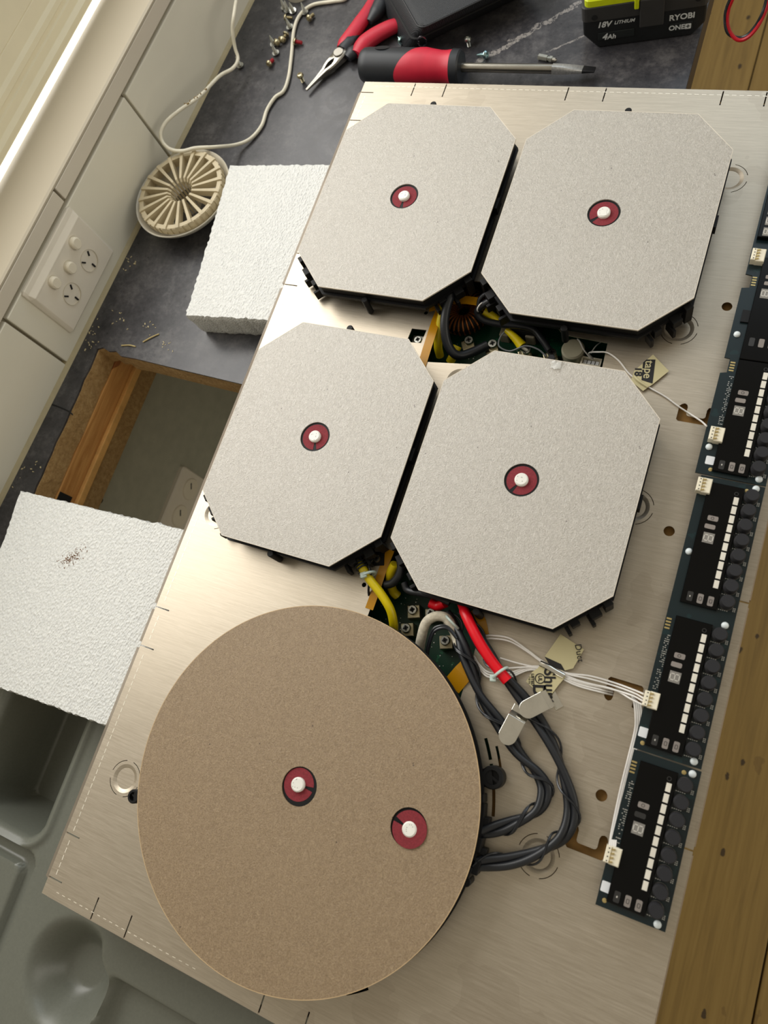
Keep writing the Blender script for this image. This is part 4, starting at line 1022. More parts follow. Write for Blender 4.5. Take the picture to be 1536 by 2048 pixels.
k11 = thing('sensor_wire', 'single thin white wire from the opening, under tape, to a far board plug', 'wires', (0.36, 0.58, 0.0))
ww([(1186, 718, -0.024), (1178, 706, -0.012), (1196, 704, 0.001), (1216, 706, 0.002), (1238, 722, 0.0015), (1258, 747, 0.001), (1278, 762, 0.0012), (1300, 776, 0.0012), (1330, 793, 0.001), (1356, 812, 0.001), (1382, 829, 0.0012), (1402, 842, 0.010), (1413, 852, 0.0215)], 0.0007, k11)
ww([(1181, 716, -0.024), (1168, 700, -0.018), (1160, 684, -0.014), (1155, 678, -0.016)], 0.0007, k11)
ww([(1182, 706, -0.015), (1192, 692, -0.018), (1202, 684, -0.022)], 0.0006, k11)

# ---- printed tape pieces
def tape_piece(name, label, pix, z, group=None, wave=0.0):
    pts = [Q(px, py, z) for px, py in pix]; c = sum(pts, Vector())/len(pts)
    o = MB().prism([(p.x, p.y) for p in pts], z-0.0001, z).build(name, M['tape'], None, origin=(c.x, c.y, z-0.0001))
    tag(o, label, 'tape'); return o, c
def flatM(px, py, z, dirpx):
    # text lying on the plate: reading direction goes from pixel (px,py) towards dirpx
    c = Q(px, py, z); e = Q(dirpx[0], dirpx[1], z) - c; e.z = 0; e.normalize(); f = Vector((-e.y, e.x, 0))
    return Matrix(((e.x, f.x, 0, c.x), (e.y, f.y, 0, c.y), (0, 0, 1, c.z), (0, 0, 0, 1)))
tp, c = tape_piece('foil_tape', 'silver tan tape printed tape and 18, beside the middle right coil', [(1306, 709), (1338, 742), (1306, 768), (1297, 774), (1286, 782), (1262, 762), (1268, 742)], 0.0022)
k = MB().prism([(p.x, p.y) for p in [Q(*q, 0.0024) for q in ((1293, 719), (1311, 719), (1305, 767), (1283, 760), (1286, 725))]], 0.00222, 0.0024).build('print_block', M['ink'], tp)
text_mesh('printed_word', 'tape', M['tape'], tp, flatM(1296.5, 739, 0.0025, (1292, 770)), 0.0098, bold=0.0001)
text_mesh('printed_number', '18', M['ink'], tp, flatM(1276.5, 743, 0.0024, (1274.5, 761)), 0.0088, bold=0.0003)
MB().tube(smooth(px3([(1268, 752, 0.0022), (1278, 762, 0.0030), (1296, 774, 0.0028)]), 6), 0.0012, 6, flat=0.6).build('tape_crease', M['tape'], tp, smooth=True)
tp2, c = tape_piece('foil_tape', 'plain tan tape square with Duct at its corner, beyond the white wires', [(1121, 1268), (1168, 1299), (1146, 1337), (1125, 1342), (1092, 1322), (1090, 1312)], 0.0030)
text_mesh('printed_word', 'Duct', M['ink'], tp2, flatM(1158.5, 1306, 0.0033, (1162, 1325)), 0.0070)
MB().prism([(p.x, p.y) for p in [Q(*q, 0.0033) for q in ((1089, 1313), (1122, 1328), (1130, 1342), (1100, 1332))]], 0.00305, 0.0033).build('print_block', M['ink'], tp2)
tp3, c = tape_piece('foil_tape', 'tan tape with large black lettering and circled mark, beside the right cable clip', [(1086, 1322), (1112, 1340), (1131, 1354), (1118, 1369), (1096, 1398), (1082, 1392), (1052, 1363), (1064, 1344), (1076, 1336)], 0.0036)
text_mesh('printed_word', 'Shurt', M['ink'], tp3, flatM(1098.5, 1372, 0.0039, (1098.5, 1400)), 0.0122, bold=0.00025)
text_mesh('printed_letter', 'D', M['ink'], tp3, flatM(1077, 1381, 0.0039, (1077, 1400)), 0.0130, bold=0.0004)
mk = Q(1080, 1357, 0.0039)
MB().holes(circle((mk.x, mk.y), 0.0040, 28), [circle((mk.x, mk.y), 0.0033, 28)], 0.0036, 0.0039).build('circled_mark', M['ink'], tp3)
text_mesh('printed_word', 'UL', M['ink'], tp3, flatM(1080, 1357, 0.0039, (1080, 1380)), 0.0040, bold=0.0001)
text_mesh('printed_word', 'LISTED', M['ink'], tp3, flatM(1065, 1359, 0.0039, (1065, 1380)), 0.0030, bold=0.00008)
text_mesh('printed_word', '718 FX', M['ink'], tp3, flatM(1058.5, 1360, 0.0039, (1058.5, 1380)), 0.0020)
mb = MB(); e = px3([(1080, 1326, 0.0046), (1095, 1333, 0.0056), (1108, 1341, 0.0052), (1128, 1352, 0.0046)])
MB().tube(smooth(e, 6), 0.0022, 8, flat=0.45).build('tape_crease', M['shiny'], tp3, smooth=True)

# ================================================================== FOAM BLOCKS
def foam(name, label, corners, z0, z1, seed, under=0.0):
    """ragged-cut block; corners CCW in plan (far-left .. )"""
    rq = random.Random(seed); pts = []
    m = len(corners)
    for i in range(m):
        a = Vector(corners[i]); b = Vector(corners[(i+1) % m]); L = (b-a).length; n = max(2, int(L/0.003))
        nr = Vector((-(b-a).y, (b-a).x)).normalized()
        for k in range(n):
            j = rq.uniform(-0.0007, 0.0007) if k else 0
            if rq.random() < 0.04: j *= 2.5
            pts.append(a + (b-a)*k/n + nr*j)
    n = len(pts); rings = 9; vs = []; fs = []
    c = sum(pts, Vector((0, 0)))/n
    for r in range(rings+1):
        z = z0 + (z1-z0)*r/rings
        for i, p in enumerate(pts):
            s_ = 1.0; jj = rq.uniform(-0.0004, 0.0004)
            d = (p-c).normalized(); ins = 0.0014 if r in (0, rings) else 0.0
            q = p - d*(ins + under*(1-r/rings)) + d*jj
            vs.append((q.x, q.y, z))
    for r in range(rings):
        for i in range(n):
            j = (i+1) % n; fs.append((r*n+i, r*n+j, (r+1)*n+j, (r+1)*n+i))
    fs.append(tuple(range(n-1, -1, -1))); k = rings*n; fs.append(tuple(range(k, k+n)))
    o = MB().add(vs, fs).build(name, M['foam'], None, origin=(c.x, c.y, z0), smooth=50)
    return o
ZF = -0.0102
f1 = foam('foam_block', '', [(-0.1125, 0.5676), (0.0125, 0.5800), (0.0125, 0.7790), (-0.1395, 0.7665)], CZ, ZF, 11, 0.003)
tag(f1, 'white foam block under the cooktop edge beside the round vent cover', 'foam block', 'foam blocks propping the cooktop')
f2 = foam('foam_block', '', [(-0.2030, 0.1345), (0.0125, 0.1455), (0.0125, 0.3430), (-0.2265, 0.3325)], CZ, ZF, 12, 0.002)
tag(f2, 'large white foam block with a rusty smudge, spanning the cutout and the sink edge', 'foam block', 'foam blocks propping the cooktop')
mb = MB(); rq = random.Random(9)
for i in range(120):
    u = rq.gauss(0, 1); v = rq.gauss(0, 1)
    c = Q(143 + 11*u + 5*v, 1116 - 9*u + 5*v, ZF+0.0002); mb.rbox((c.x, c.y), rq.uniform(.0004, .0012), rq.uniform(.0004, .001), ZF-0.0002, ZF+0.0003, rq.uniform(0, 3))
o = mb.build('rust_smudge', M['rust'], f2); o['kind'] = 'stuff'

# ================================================================== THINGS ON THE WORKTOP
# round ribbed vent cover standing by the wall
gc = Vector((-0.2005, 0.7320, CZ))
gv = thing('vent_cover', 'round beige ribbed plastic vent cover in a pale bowl beside the foam block', 'vent cover', gc)
MB().lathe([(0.0340, 0), (0.0440, 0.008), (0.0585, 0.0200), (0.0632, 0.0270), (0.0630, 0.0282), (0.0617, 0.0276), (0.0600, 0.0245), (0.045, 0.010), (0.034, 0.003), (0, 0.003)], gc, 64).build('bowl', M['bowl'], gv, smooth=40)
zt = CZ+0.0345
MB().holes(circle((gc.x, gc.y), 0.0550, 60), [circle((gc.x, gc.y), 0.0498, 60)], CZ+0.0220, zt-0.0016).build('outer_ring', M['grate'], gv)
for i in range(20):
    a = 2*PI*i/20+0.06; u = Vector((math.cos(a), math.sin(a), 0)); sd = Vector((-u.y, u.x, 0)); w = 0.0021
    vs = []
    for (r, z1, z0) in ((0.0560, zt-0.0005, zt-0.007), (0.0535, zt+0.0002, zt-0.010), (0.0170, zt-0.0010, zt-0.009), (0.0140, zt-0.0045, zt-0.0115), (0.0132, zt-0.018, zt-0.020), (0.0130, CZ+0.004, CZ+0.003)):
        for sg, z in ((-1, z1), (1, z1), (1, z0), (-1, z0)):
            p = gc + u*r + sd*w*sg*(1 if r > 0.02 else 0.62); vs.append((p.x, p.y, z))
    fs = [(3, 2, 1, 0), (20, 21, 22, 23)]
    for k in range(5):
        for j in range(4): fs.append((k*4+j, k*4+(j+1) % 4, k*4+4+(j+1) % 4, k*4+4+j))
    MB().add(vs, fs).build('rib', M['grate'], gv, bev=0.0006)
MB().cyl((gc.x, gc.y), 0.030, CZ+0.0031, CZ+0.0045, 40).build('shadow_floor', plain('bowl_floor_shade', rgb(70, 66, 56), 0.8), gv)  # dark disc: shade at the bottom of the pale bowl put in as colour
mb = MB()
for i in range(44):
    a = 2*PI*i/44; mb.rbox((gc.x+0.0552*math.cos(a), gc.y+0.0552*math.sin(a)), 0.0011, 0.0055, CZ+0.0235, zt-0.0022, a)
mb.build('rim_ticks', M['grate'], gv)

# white cord looping down the wall, over the vent cover and away behind the tools
cdp = smooth(px3([(484, -30, 0.004), (474, -5, 0.004), (468, 30, 0.004), (465, 60, -0.006), (470, 95, -0.022), (476, 118, -0.030), (465, 137, -0.026), (438, 153, -0.020), (400, 192, -0.008), (360, 220, -0.002), (333, 243, 0.000), (322, 265, -0.002), (326, 285, -0.008), (342, 299, -0.0105), (365, 302, -0.0120), (392, 296, -0.0130), (430, 294, -0.022), (470, 290, -0.040), (500, 278, -0.0462), (523, 252, -0.0472), (534, 220, -0.0472), (550, 195, -0.0472), (567, 182, -0.0472), (577, 155, -0.0472), (583, 110, -0.0472), (588, 60, -0.0472), (600, 30, -0.0472), (625, 10, -0.0472), (665, 3, -0.0472), (692, -3, -0.0472), (704, -30, -0.0472)]), 7)
o = MB().tube(cdp, 0.0022, 10).build('white_cord', M['cord'], None, origin=(cdp[20].x, cdp[20].y, CZ), smooth=True)
tag(o, 'off-white cord looping from the tiles over the vent cover and across the worktop', 'cord')
mb = MB(); rq = random.Random(2)
for i in range(16):
    p = cdp[52 + rq.randint(0, 9)]; mb.rbox((p.x+rq.uniform(-.002, .002), p.y+rq.uniform(-.002, .002)), 0.0012, 0.0009, p.z+0.0012, p.z+0.0029, rq.uniform(0, 3))
mb.build('dirt_stain', plain('cord_grime', rgb(150, 126, 80), 0.9), o)['kind'] = 'stuff'
# pale round cap at the top of the frame
c = Q(600, -16, CZ); o = MB().lathe([(0.0185, 0), (0.0185, 0.010), (0.017, 0.012), (0, 0.012)], (c.x, c.y, CZ), 36).build('plastic_container', M['bowl'], None, origin=(c.x, c.y, CZ), smooth=35)
tag(o, 'pale round plastic cap at the very top edge behind the screws', 'container')

# loose screws
def screw_mesh(m, kind):
    # lies along +x from the head; built about its head centre at the origin, axis x
    mb = MB(); R_ = 0.0048 if kind != 'machine' else 0.0044
    mb.lathe([(R_, 0), (R_*1.0, 0.0008), (R_*0.72, 0.0026), (R_*0.35, 0.0030), (0.0012, 0.0020), (0, 0.0020)], (0, 0, 0), 18, axis=(-1, 0, 0))
    pf = []; L = 0.0125 if kind == 'wood' else (0.0085 if kind == 'machine' else 0.013); N = 26
    for i in range(N+1):
        t_ = i/N; r = (0.0019*(1-0.85*max(0, (t_-0.35)/0.65))) if kind == 'wood' else 0.0019
        pf.append((r + (0.0005 if i % 3 == 1 else 0), t_*L))
    pf.append((0.0001, L+0.0008))
    mb.lathe(pf, (0, 0, 0), 12, axis=(1, 0, 0))
    return mb
def make_screw(kind, m, label):
    r = thing('loose_screw', label, 'screw', (0, 0, 0), 'loose screws scattered on the worktop')
    mb = screw_mesh(m, kind); head = MB(); n_head = 6*18
    body = MB(); body.v = mb.v[n_head:]; body.f = [tuple(i-n_head for i in f) for f in mb.f if min(f) >= n_head]
    head.v = mb.v[:n_head]; head.f = [f for f in mb.f if max(f) < n_head]
    head.build('head', m, r, smooth=35); body.build('threaded_shank', m, r, smooth=50)
    return r
base_w = base_m = None
scr = [  # pixel of the head, angle of the shank (rad, plan), kind, tilt, label
 (570, 18, 1.9, 'wood', 'screw at the top of the loose cluster, point up, left of the white cord'),
 (576, 24, 0.3, 'wood', 'screw with its head against the topmost screw of the cluster'),
 (587, 25, 2.2, 'wood', 'screw right of the topmost pair, tucked beside the white cord'),
 (573, 36, 0.15, 'flat', 'thin screw lying sideways on its own just below the topmost pair'),
 (581, 57, 1.9, 'wood', 'screw standing between the sideways screw and the brass group, left of the cord'),
 (611, 28, 1.8, 'wood', 'silver screw just right of the white cord at the top'),
 (619, 37, 1.3, 'machine', 'yellowish screw touching the silver one right of the white cord'),
 (572, 70, -1.8, 'machine', 'upper yellowish screw of the chain of four in the middle of the worktop'),
 (566, 80, 2.6, 'machine', 'second yellowish screw of the chain of four'),
 (555, 86, 2.4, 'machine', 'third yellowish screw of the chain of four'),
 (549, 91, 2.0, 'wood', 'pointed screw at the left of the chain of four'),
 (553, 109, 1.9, 'wood', 'silver screw with wide head below the chain of four'),
 (482, 134, 1.9, 'wood', 'lone silver screw close to the tiled wall beside the white cord'),
 (592, 84, 0.0, 'redm', 'red-marked screw just right of the white cord'),
 (539, 128, 1.4, 'redm', 'red-marked screw on its own below the cluster'),
 (604, 159, -PI/2, 'up', 'yellowish screw standing on its point near the pliers tip'),
 (937, 87, -PI/2, 'upb', 'silver screw with its head up, right of the black pouch'),
 (971, 111, 2.9, 'bm', 'bright screw lying against the far side of the screwdriver shaft'),
 (803, 82, 2.3, 'bm', 'small bluish screw between the pliers and the black pouch')]
M['redpaint'] = plain('red_thread_paint', rgb(170, 40, 50), 0.5)
M['blue_steel'] = plain('bluish_zinc', rgb(170, 200, 200), 0.28, 1.0)
protos = {}
for (px, py, an, kind, lab) in scr:
    mt = {'wood': M['steel'], 'flat': M['brass_steel'], 'machine': M['brass_steel'], 'redm': M['brass_steel'], 'up': M['brass_steel'], 'upb': M['steel'], 'bm': M['blue_steel']}[kind]
    shp = {'wood': 'wood', 'flat': 'machine', 'machine': 'machine', 'redm': 'machine', 'up': 'machine', 'upb': 'machine', 'bm': 'wood'}[kind]
    key = (shp, mt.name, kind)
    c = Q(px, py, CZ + 0.004)
    if kind in ('up', 'upb'):
        loc = Vector((c.x, c.y, CZ + 0.0093)); rot = (0, PI/2, 0)
    elif kind == 'wood':       # standing on its head, point up
        loc = Vector((Q(px, py, CZ).x, Q(px, py, CZ).y, CZ + 0.0030)); rot = (0.12*math.cos(an*7), -PI/2 + 0.14*math.sin(an*5), an)
    else:
        # resting on the rim of the head and the point of the shank
        loc = Vector((c.x, c.y, CZ + 0.0047)); rot = (0, 0.22, an)
    if key not in protos:
        r = make_screw(shp, mt, lab); protos[key] = r
        if kind == 'redm': r.children[1].data.materials[0] = M['redpaint']; r.children[1]['label'] = 'shank with red thread paint'
    else: r = dup(protos[key], loc, lab)
    r.location = loc; r.rotation_euler = rot; r['label'] = lab
# driver bit behind the screwdriver shaft
a = Q(1077, 114, CZ+0.003); b = Q(1112, 121, CZ+0.003); L = (b-a).length; ax = (b-a).normalized()
bt = thing('driver_bit', 'short hex driver bit lying behind the screwdriver shaft', 'driver bit', (a.x, a.y, CZ))
MB().lathe([(0.0032, 0), (0.0034, 0.0006), (0.0034, 0.011), (0.0024, 0.0115), (0.0024, 0.0135), (0.0034, 0.0140), (0.0034, 0.0170), (0.0030, 0.0176)], (a.x, a.y, CZ+0.0032), 6, axis=ax).build('hex_shank', M['steel'], bt)
MB().lathe([(0.0026, 0.0176), (0.0024, 0.021), (0.0012, L), (0.0006, L+0.001)], (a.x, a.y, CZ+0.0032), 12, axis=ax).build('tip', M['tool_steel'], bt, smooth=35)

# screwdriver
sa = Q(724, 131, CZ+0.0192); sb = Q(1190, 126.5, CZ+0.0192); sb = Vector((sb.x, sb.y, CZ+0.0110)); 
sa = Vector((sa.x, sa.y, CZ+0.0192)); AX = (sb-sa).normalized(); SL = (sb-sa).length
h1 = (Q(876, 131, CZ+0.0192)-sa).length; H = (Q(921, 131, CZ+0.019)-sa).length
sd_ = thing('screwdriver', 'large flat-blade screwdriver with red and black grip along the far edge of the cooktop', 'screwdriver', (sa.x+0.1, sa.y, CZ))
sh = lambda k: k
R1 = 0.0190
split = H*0.50
n1 = [(0.0125, 0.0), (0.0165, 0.0018), (R1-0.0006, 0.005), (R1, 0.010), (R1, 0.012), (R1, split*0.6), (R1*0.995, split)]
MB().lathe(n1, sa, 40, axis=AX, shear=[0, 0, 0, 0, 0, 0, 0.0155]).build('butt', M['tool_black'], sd_, smooth=35, label='black butt of the grip')
n2 = [(R1*0.99, split), (R1*1.015, split+0.004), (R1*1.02, split+0.012), (R1*0.955, H*0.70), (R1*0.88, H*0.80), (R1*0.875, H*0.84), (R1*0.91, H*0.90), (R1*0.95, H*0.915)]
MB().lathe(n2, sa, 40, axis=AX, shear=[0.0155, 0.0150, 0.010, 0.003, 0, 0, 0, 0]).build('grip', M['tool_red'], sd_, smooth=50, label='red soft grip')
MB().lathe([(R1*0.93, H*0.915), (R1*0.97, H*0.918), (R1*0.95, H*0.985), (R1*0.86, H), (0.006, H+0.001)], sa, 40, axis=AX).build('collar', M['tool_black'], sd_, smooth=35)
rs = 0.0048
MB().lathe([(rs, H), (rs, SL-0.047), (rs*0.98, SL-0.045)], sa, 24, axis=AX).build('shaft', M['tool_steel'], sd_, smooth=35)
# blade: flattens and flares, ground faces then dark tip
side = AX.cross(Vector((0, 0, 1))).normalized(); up = side.cross(AX)
vs = []; fs = []; tilt = 0.35
sd2 = side*math.cos(tilt)+up*math.sin(tilt); up2 = -side*math.sin(tilt)+up*math.cos(tilt)
st_ = ((SL-0.046, .0047, .0047), (SL-0.034, .0050, .0042), (SL-0.022, .0060, .0028), (SL-0.013, .0062, .0019), (SL-0.0125, .0062, .0019), (SL, .0056, .0009))
def blade(st):
    vs = []; fs = []; N = 16
    for (x, w, h) in st:
        for k in range(N):
            a_ = 2*PI*k/N; cx = max(-1, min(1, 1.25*math.cos(a_))); sx = max(-1, min(1, 1.25*math.sin(a_)))
            vs.append(sa + AX*x + sd2*w*cx + up2*h*sx)
    for j in range(len(st)-1):
        for k in range(N): fs.append((j*N+k, j*N+(k+1) % N, (j+1)*N+(k+1) % N, (j+1)*N+k))
    fs += [tuple(range(N-1, -1, -1)), tuple(range((len(st)-1)*N, len(st)*N))]
    return MB().add(vs, fs)
blade(st_[:4]).build('blade', plain('ground_steel', rgb(196, 196, 194), 0.4, 0.8, nz=0.2, nscale=500), sd_, smooth=30)
blade(st_[3:]).build('blade_tip', plain('blackened_tip', rgb(34, 34, 36), 0.4, 0.4), sd_, smooth=30, label='blackened blade tip')
# hanging hole through the butt
hc = Q(766, 110, CZ+0.035)
MB().lathe([(0.0062, -0.0), (0.0066, 0.0004), (0.0062, 0.0006), (0, 0.0006)], Vector((0, 0, 0)), 20).xf(Matrix.Translation(sa + AX*0.0285 + Vector((0, 0.0085, 0.0166))) @ Matrix.Rotation(-0.48, 4, 'X') @ Matrix.Scale(1.45, 4, (1, 0, 0))).build('hanging_hole', M['blackm'], sd_)

# long-nose pliers
z0 = CZ+0.0095
pv = Q(678, 107, z0); tip = Q(613, 181, CZ+0.005)
pj = thing('long_nose_pliers', 'red-handled long-nose pliers with the jaws pointing to the round dried stains', 'pliers', (pv.x, pv.y, CZ))
D = Vector((pv.x-tip.x, pv.y-tip.y, 0)); LJ = D.length; D.normalize(); N_ = Vector((-D.y, D.x, 0))
def along(t, w, z): return Vector((tip.x, tip.y, z)) + D*LJ*t + N_*w
# two half jaws, tapering; an oval gap near the pivot
for sg in (-1, 1):
    secs = [(0.0, 0.0002, 0.0016, .0040, .0064), (0.30, 0.0002, 0.0030, .0030, .0075), (0.55, 0.0004, 0.0052, .0022, .0085), (0.64, 0.0024, 0.0070, .002, .009), (0.72, 0.0034, 0.0080, .002, .0092), (0.80, 0.0026, 0.0086, .002, .0095), (0.86, 0.0003, 0.0090, .002, .0100), (1.0, 0.0003, 0.0094, .0015, .0112), (1.12, 0.0003, 0.0086, .0015, .0112), (1.2, 0.002, 0.0078, .002, .0105)]
    vs = []; fs = []
    for (t_, wi, wo, zb, ztp) in secs:
        vs += [along(t_, sg*wi, CZ+zb), along(t_, sg*wo, CZ+zb+0.001), along(t_, sg*wo, CZ+ztp-0.0015), along(t_, sg*(wo*0.75+wi*0.25), CZ+ztp), along(t_, sg*wi, CZ+ztp)]
    for j in range(len(secs)-1):
        for k in range(5): fs.append((j*5+k, j*5+(k+1) % 5, j*5+5+(k+1) % 5, j*5+5+k))
    fs += [(4, 3, 2, 1, 0), tuple(range((len(secs)-1)*5, len(secs)*5))]
    MB().add(vs, fs).build('jaw', M['tool_steel'], pj, smooth=35)
MB().cyl((along(1.0, 0, 0).x, along(1.0, 0, 0).y), 0.0066, CZ+0.011, CZ+0.0125, 28, 0.0005).build('pivot', M['tool_steel'], pj, smooth=35)
def handle(pts, rads, name, m, fl=0.72):
    p = smooth(px3(pts), 6); r = []
    for i in range(len(p)):
        t_ = i/(len(p)-1)*(len(rads)-1); k = min(int(t_), len(rads)-2); r.append(rads[k]+(rads[k+1]-rads[k])*(t_-k))
    return MB().tube(p, r, 14, flat=fl).build(name, m, pj, smooth=True)
zc = CZ+0.0085
handle([(682, 97, zc), (690, 86, zc), (706, 66, zc), (722, 44, zc), (736, 22, zc), (750, -4, zc), (762, -26, zc)], [.0062, .0094, .0100, .0100, .0086, .0070, .007], 'handle', M['tool_red'])
handle([(686, 101, zc), (700, 84, zc), (716, 68, zc-.001)], [.0088, .0092, .0030], 'handle_collar', M['tool_black'])
handle([(738, 44, zc), (752, 26, zc), (762, 10, zc), (770, -8, zc)], [.0050, .0100, .0112, .0100], 'handle_pad', M['tool_black'])
handle([(713, 109, zc), (728, 88, zc+.001), (750, 72, zc+.001), (775, 58, zc+.001), (792, 51, zc), (801, 47, zc-.001)], [.0088, .0112, .0112, .0104, .0096, .0086], 'handle', M['tool_red'])
handle([(695, 116, zc-.001), (704, 106, zc), (714, 99, zc)], [.0066, .0088, .0075], 'handle_collar', M['tool_black'])

# black zip pouch
bh = 0.040
b0 = Q(812, 108, CZ); b1_ = Q(752, -2, CZ); b2_ = Q(1000, 18, CZ)
pu = thing('zip_pouch', 'black nylon zip pouch with a leathery binding behind the screwdriver', 'pouch', (b0.x, b0.y, CZ))
e1 = (b1_-b0); e1.z = 0; e1.normalize(); e2 = (b2_-b0); e2.z = 0; e2.normalize()
def bp(u, v, z): q = b0 + e1*u + e2*v; return Vector((q.x, q.y, CZ+z))
t0 = Q(838, 61, CZ+bh); off = Vector((t0.x-b0.x, t0.y-b0.y, 0))
NU, NV = 10, 12; LU, LV = 0.135, 0.150
vs = []; fs = []
prof = [(0.0, 0.0, 0.0), (0.0, -0.001, 0.35), (0.12, 0.0, 0.72), (0.62, 0.0, 0.96), (1.0, 0.0, 1.0)]
def ring(ins, z, k):
    out = []
    def pt(u, v): q = bp(u, v, z) + off*k; return q
    n_ = 10; r = 0.010
    pl_ = rrect(ins, LU-ins, ins, LV-ins, r, 5)
    for (u, v) in pl_: out.append(pt(u, v))
    return out
rs_ = [ring(0.003, 0.0, 0.0), ring(0.0, 0.004, 0.05), ring(-0.0005, bh*0.45, 0.42), ring(0.0003, bh*0.8, 0.82), ring(0.0035, bh*0.97, 0.98), ring(0.010, bh*1.0, 1.0), ring(0.035, bh*1.015, 1.0), ring(0.060, bh*1.02, 1.0)]
n = len(rs_[0]); mb = MB(); vs = [v for r in rs_ for v in r]; fs = []
for j in range(len(rs_)-1):
    for k in range(n): fs.append((j*n+k, j*n+(k+1) % n, (j+1)*n+(k+1) % n, (j+1)*n+k))
fs.append(tuple(range(n-1, -1, -1))); k = (len(rs_)-1)*n; fs.append(tuple(range(k, k+n)))
mb.add(vs, fs).build('body', M['bagm'], pu, smooth=60)
MB().tube(ring(0.0020, bh*0.955, 0.965), 0.0009, 8, closed=True).build('binding', M['bag_trim'], pu, smooth=True)
MB().tube(ring(-0.0008, bh*0.60, 0.60), 0.0018, 8, closed=True, flat=0.5).build('zip', M['blackm'], pu, smooth=True)
c = Q(846, 78, CZ+0.024)
MB().tube([c + Vector((0.0050*math.cos(a), 0.0012*math.cos(a)-0.0035, 0.0062*math.sin(a))) for a in [2*PI*i/20 for i in range(20)]], 0.0009, 6, closed=True).build('zip_pull', plain('dark_chrome', rgb(120, 116, 124), 0.25, 1.0), pu, smooth=True)
MB().tube([c + Vector((-0.0045, -0.0036, 0)), c + Vector((-0.0046, -0.004, -0.010)), c + Vector((-0.0042, -0.004, -0.020))], 0.0010, 6).build('zip_tab', M['bag_trim'], pu, smooth=True)

# cordless tool battery
q0 = Q(1198, 96, CZ); q1 = Q(1385, 71, CZ); e = (q1-q0); e.z = 0; Lb = e.length; e.normalize(); fy = Vector((-e.y, e.x, 0))
bo_ = Vector((q0.x, q0.y, CZ)) - e*0.016; LB = Lb + 0.027
bat = thing('tool_battery', 'black and lime cordless tool battery standing at the far front edge of the worktop', 'battery', (bo_.x+0.06, bo_.y+0.03, CZ))
BM = Matrix(((e.x, fy.x, 0, bo_.x), (e.y, fy.y, 0, bo_.y), (0, 0, 1, CZ), (0, 0, 0, 1)))   # u along front, v depth, z up
DB = 0.078
def bsec(prof, u0, u1, v0, v1, nm, m, **k):
    return prof.xf(BM).build(nm, m, bat, **k)
# lower housing: chamfered ends in elevation, slight draft
mb = MB(); el = [(0.0150, 0), (LB-0.012, 0), (LB, 0.014), (LB, 0.0345), (0.0, 0.0345), (0.0, 0.018)]
n = len(el); vs = [(u, 0.0, z) for u, z in el] + [(u, DB, z) for u, z in el]
mb.add(vs, [tuple(range(n)), tuple(range(2*n-1, n-1, -1))] + [(i, (i+1) % n, (i+1) % n+n, i+n) for i in range(n)]).xf(BM).build('housing', M['bat_black'], bat, bev=0.002)
MB().prism(rrect(-0.0012, LB+0.0012, -0.0016, DB+0.001, 0.006), 0.0340, 0.0500, 0.001).xf(BM).build('shoulder', M['bat_grey'], bat)
MB().prism(rrect(0.002, LB*0.70, -0.0010, DB-0.002, 0.006), 0.0500, 0.0585, 0.002).xf(BM).build('lime_band', M['lime'], bat)
MB().prism(rrect(LB*0.70, LB-0.003, -0.0008, DB-0.002, 0.004), 0.0500, 0.0575, 0.002).xf(BM).build('black_top', M['bat_grey'], bat)
MB().prism(rrect(LB*0.22, LB*0.78, 0.015, DB-0.012, 0.012), 0.0575, 0.095, 0.004).xf(BM).build('stem', M['bat_black'], bat)
MB().box(LB*0.470, LB*0.665, -0.0042, 0.002, 0.0210, 0.0520).xf(BM).build('release_latch', M['bat_grey'], bat, bev=0.001)
MB().box(LB*0.425, LB*0.462, -0.0046, 0.002, 0.0430, 0.0595).xf(BM).build('lime_rib', M['lime'], bat, bev=0.001)
MB().box(LB*0.125, LB*0.430, -0.0010, 0.002, 0.0100, 0.0185).xf(BM).build('raised_label', M['bat_grey'] if False else plain('label_black', rgb(34, 38, 38), 0.35), bat, bev=0.0004)
MB().box(LB*0.715, LB*0.90, -0.0010, 0.002, 0.0085, 0.0178).xf(BM).build('raised_label', bpy.data.materials['label_black'], bat, bev=0.0004)
for (u, z) in ((LB*0.10, 0.0385), (LB*0.925, 0.0430)):
    MB().lathe([(0.0030, 0), (0.0030, 0.0004), (0, 0.0004)], (0, 0, 0), 16).xf(BM @ Matrix.Translation((u, -0.0016, z)) @ Matrix.Rotation(PI/2, 4, 'X')).build('screw_recess', M['blackm'], bat)
def bt(body, u, z, size, shear=0.0, bold=0.0, v=-0.0003):
    return text_mesh('printed_word', body, M['print_white'], bat, BM @ Matrix.Translation((u, v, z)) @ Matrix.Rotation(PI/2, 4, 'X'), size, shear=shear, bold=bold)
bt('18V', LB*0.175, 0.0275, 0.0088, 0.25, 0.0003); bt('LITHIUM', LB*0.345, 0.0280, 0.0054, 0.25, 0.00010)
bt('4', LB*0.180, 0.0135, 0.0100, 0.25, 0.0003, -0.0013); bt('Ah', LB*0.240, 0.0130, 0.0075, 0.15, 0.0002, -0.0013)
bt('RYOBI', LB*0.81, 0.0240, 0.0088, 0.0, 0.00025); bt('ONE', LB*0.775, 0.0130, 0.0075, 0.0, 0.0002, -0.0013)
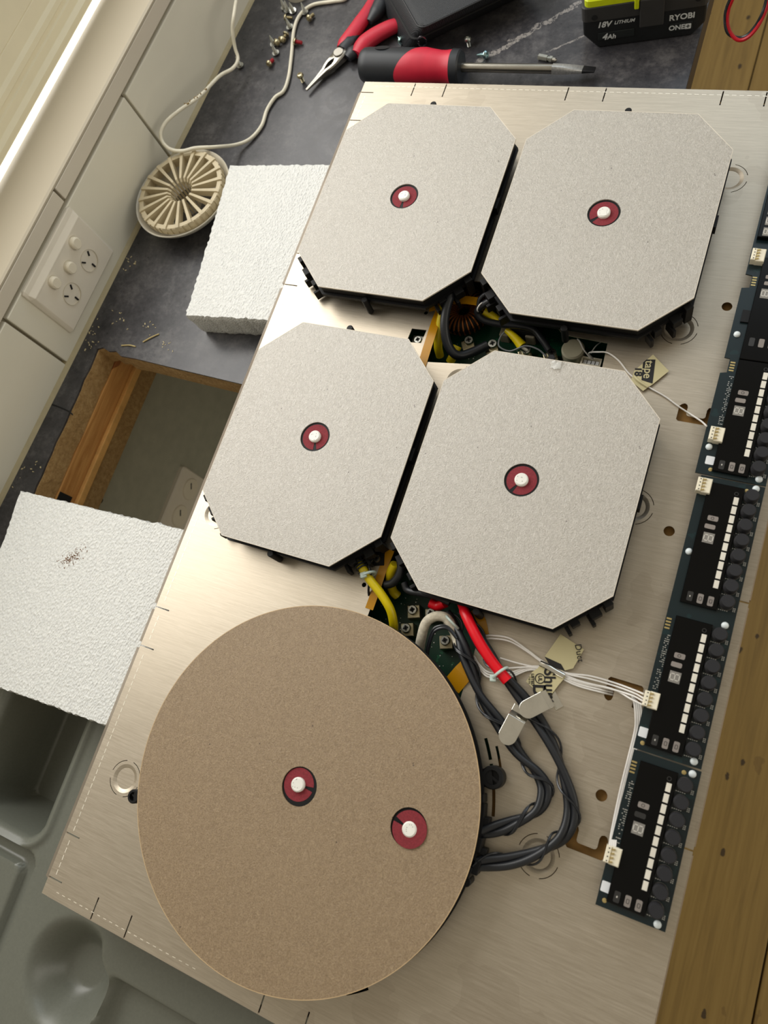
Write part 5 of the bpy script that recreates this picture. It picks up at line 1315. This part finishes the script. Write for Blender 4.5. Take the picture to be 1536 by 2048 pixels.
MB().holes(rrect(-0.0030, 0.0030, -0.0030, 0.0030, 0.0008, 3), [[(-0.002, -0.0005), (-0.0005, -0.0005), (-0.0005, -0.002), (0.0005, -0.002), (0.0005, -0.0005), (0.002, -0.0005), (0.002, 0.0005), (0.0005, 0.0005), (0.0005, 0.002), (-0.0005, 0.002), (-0.0005, 0.0005), (-0.002, 0.0005)]], 0, 0.0002).xf(BM @ Matrix.Translation((LB*0.865, -0.0012, 0.0130)) @ Matrix.Rotation(PI/2, 4, 'X')).build('plus_mark', M['print_white'], bat)

# red and black twin wire hanging in front of the worktop edge
wz = -0.06
tw = thing('twin_wire', 'red and black twin wire drooping past the far front edge of the worktop', 'wire', tuple(Q(1475, 84, -0.02)))
for nm, m, dx, dz in (('red_wire', M['wire_red'], 0, 0), ('black_wire', M['wire_black'], -4.5, 0.0012)):
    sc_ = 1 if dx == 0 else 0.9
    MB().tube(smooth(px3([(1474+dx, -30, 0.03), (1466+dx, -4, 0.02), (1457+dx, 20, 0.010), (1455+dx, 45, 0.0), (1461+dx, 66, -0.008), (1476+dx*0.3, 80+dx, -0.012), (1494+dx*0.2, 76+dx, -0.010), (1512+dx*0.4, 58+dx, -0.004), (1526+dx, 34, 0.004), (1535+dx, 10, 0.012), (1541+dx, -20, 0.022), (1544+dx, -60, 0.03)]), 8), 0.0017, 8).build(nm, m, tw, smooth=True)

# sawdust and offcuts by the cutout
mb = MB(); rq = random.Random(21)
for (px, py, s_) in ((178, 672, 9), (186, 690, 6), (240, 640, 12), (300, 655, 10), (190, 650, 8), (330, 690, 8), (22, 965, 10), (10, 985, 6), (260, 530, 10), (60, 930, 12)):
    for k in range(9):
        c = Q(px+rq.gauss(0, s_), py+rq.gauss(0, s_), CZ)
        if c.x < wx(c.y)+0.006: continue
        mb.rbox((c.x, c.y), rq.uniform(.0006, .003), rq.uniform(.0004, .0012), CZ, CZ+rq.uniform(.0003, .0012), rq.uniform(0, 3))
o = mb.build('sawdust', plain('sawdust', rgb(205, 190, 150), 0.9), None, origin=(-0.23, 0.55, CZ)); o['kind'] = 'stuff'; tag(o, 'pale sawdust crumbs scattered along the wall and cutout', 'sawdust')
for (A, B_, lab) in (((286, 684), (318, 668), 'longer pale wood splinter lying above the cutout corner'), ((243, 691), (271, 693), 'thin pale splinter lying just above the cutout edge')):
    a = Q(*A, CZ+0.0008); b = Q(*B_, CZ+0.0008); m_ = (a+b)/2 + Vector((0.001, 0.001, 0.0006))
    o = MB().tube(smooth([a, m_, b], 6), 0.0008, 6).build('wood_splinter', plain('splinter', rgb(196, 176, 122), 0.8), None, origin=(m_.x, m_.y, CZ)); tag(o, lab, 'splinter')
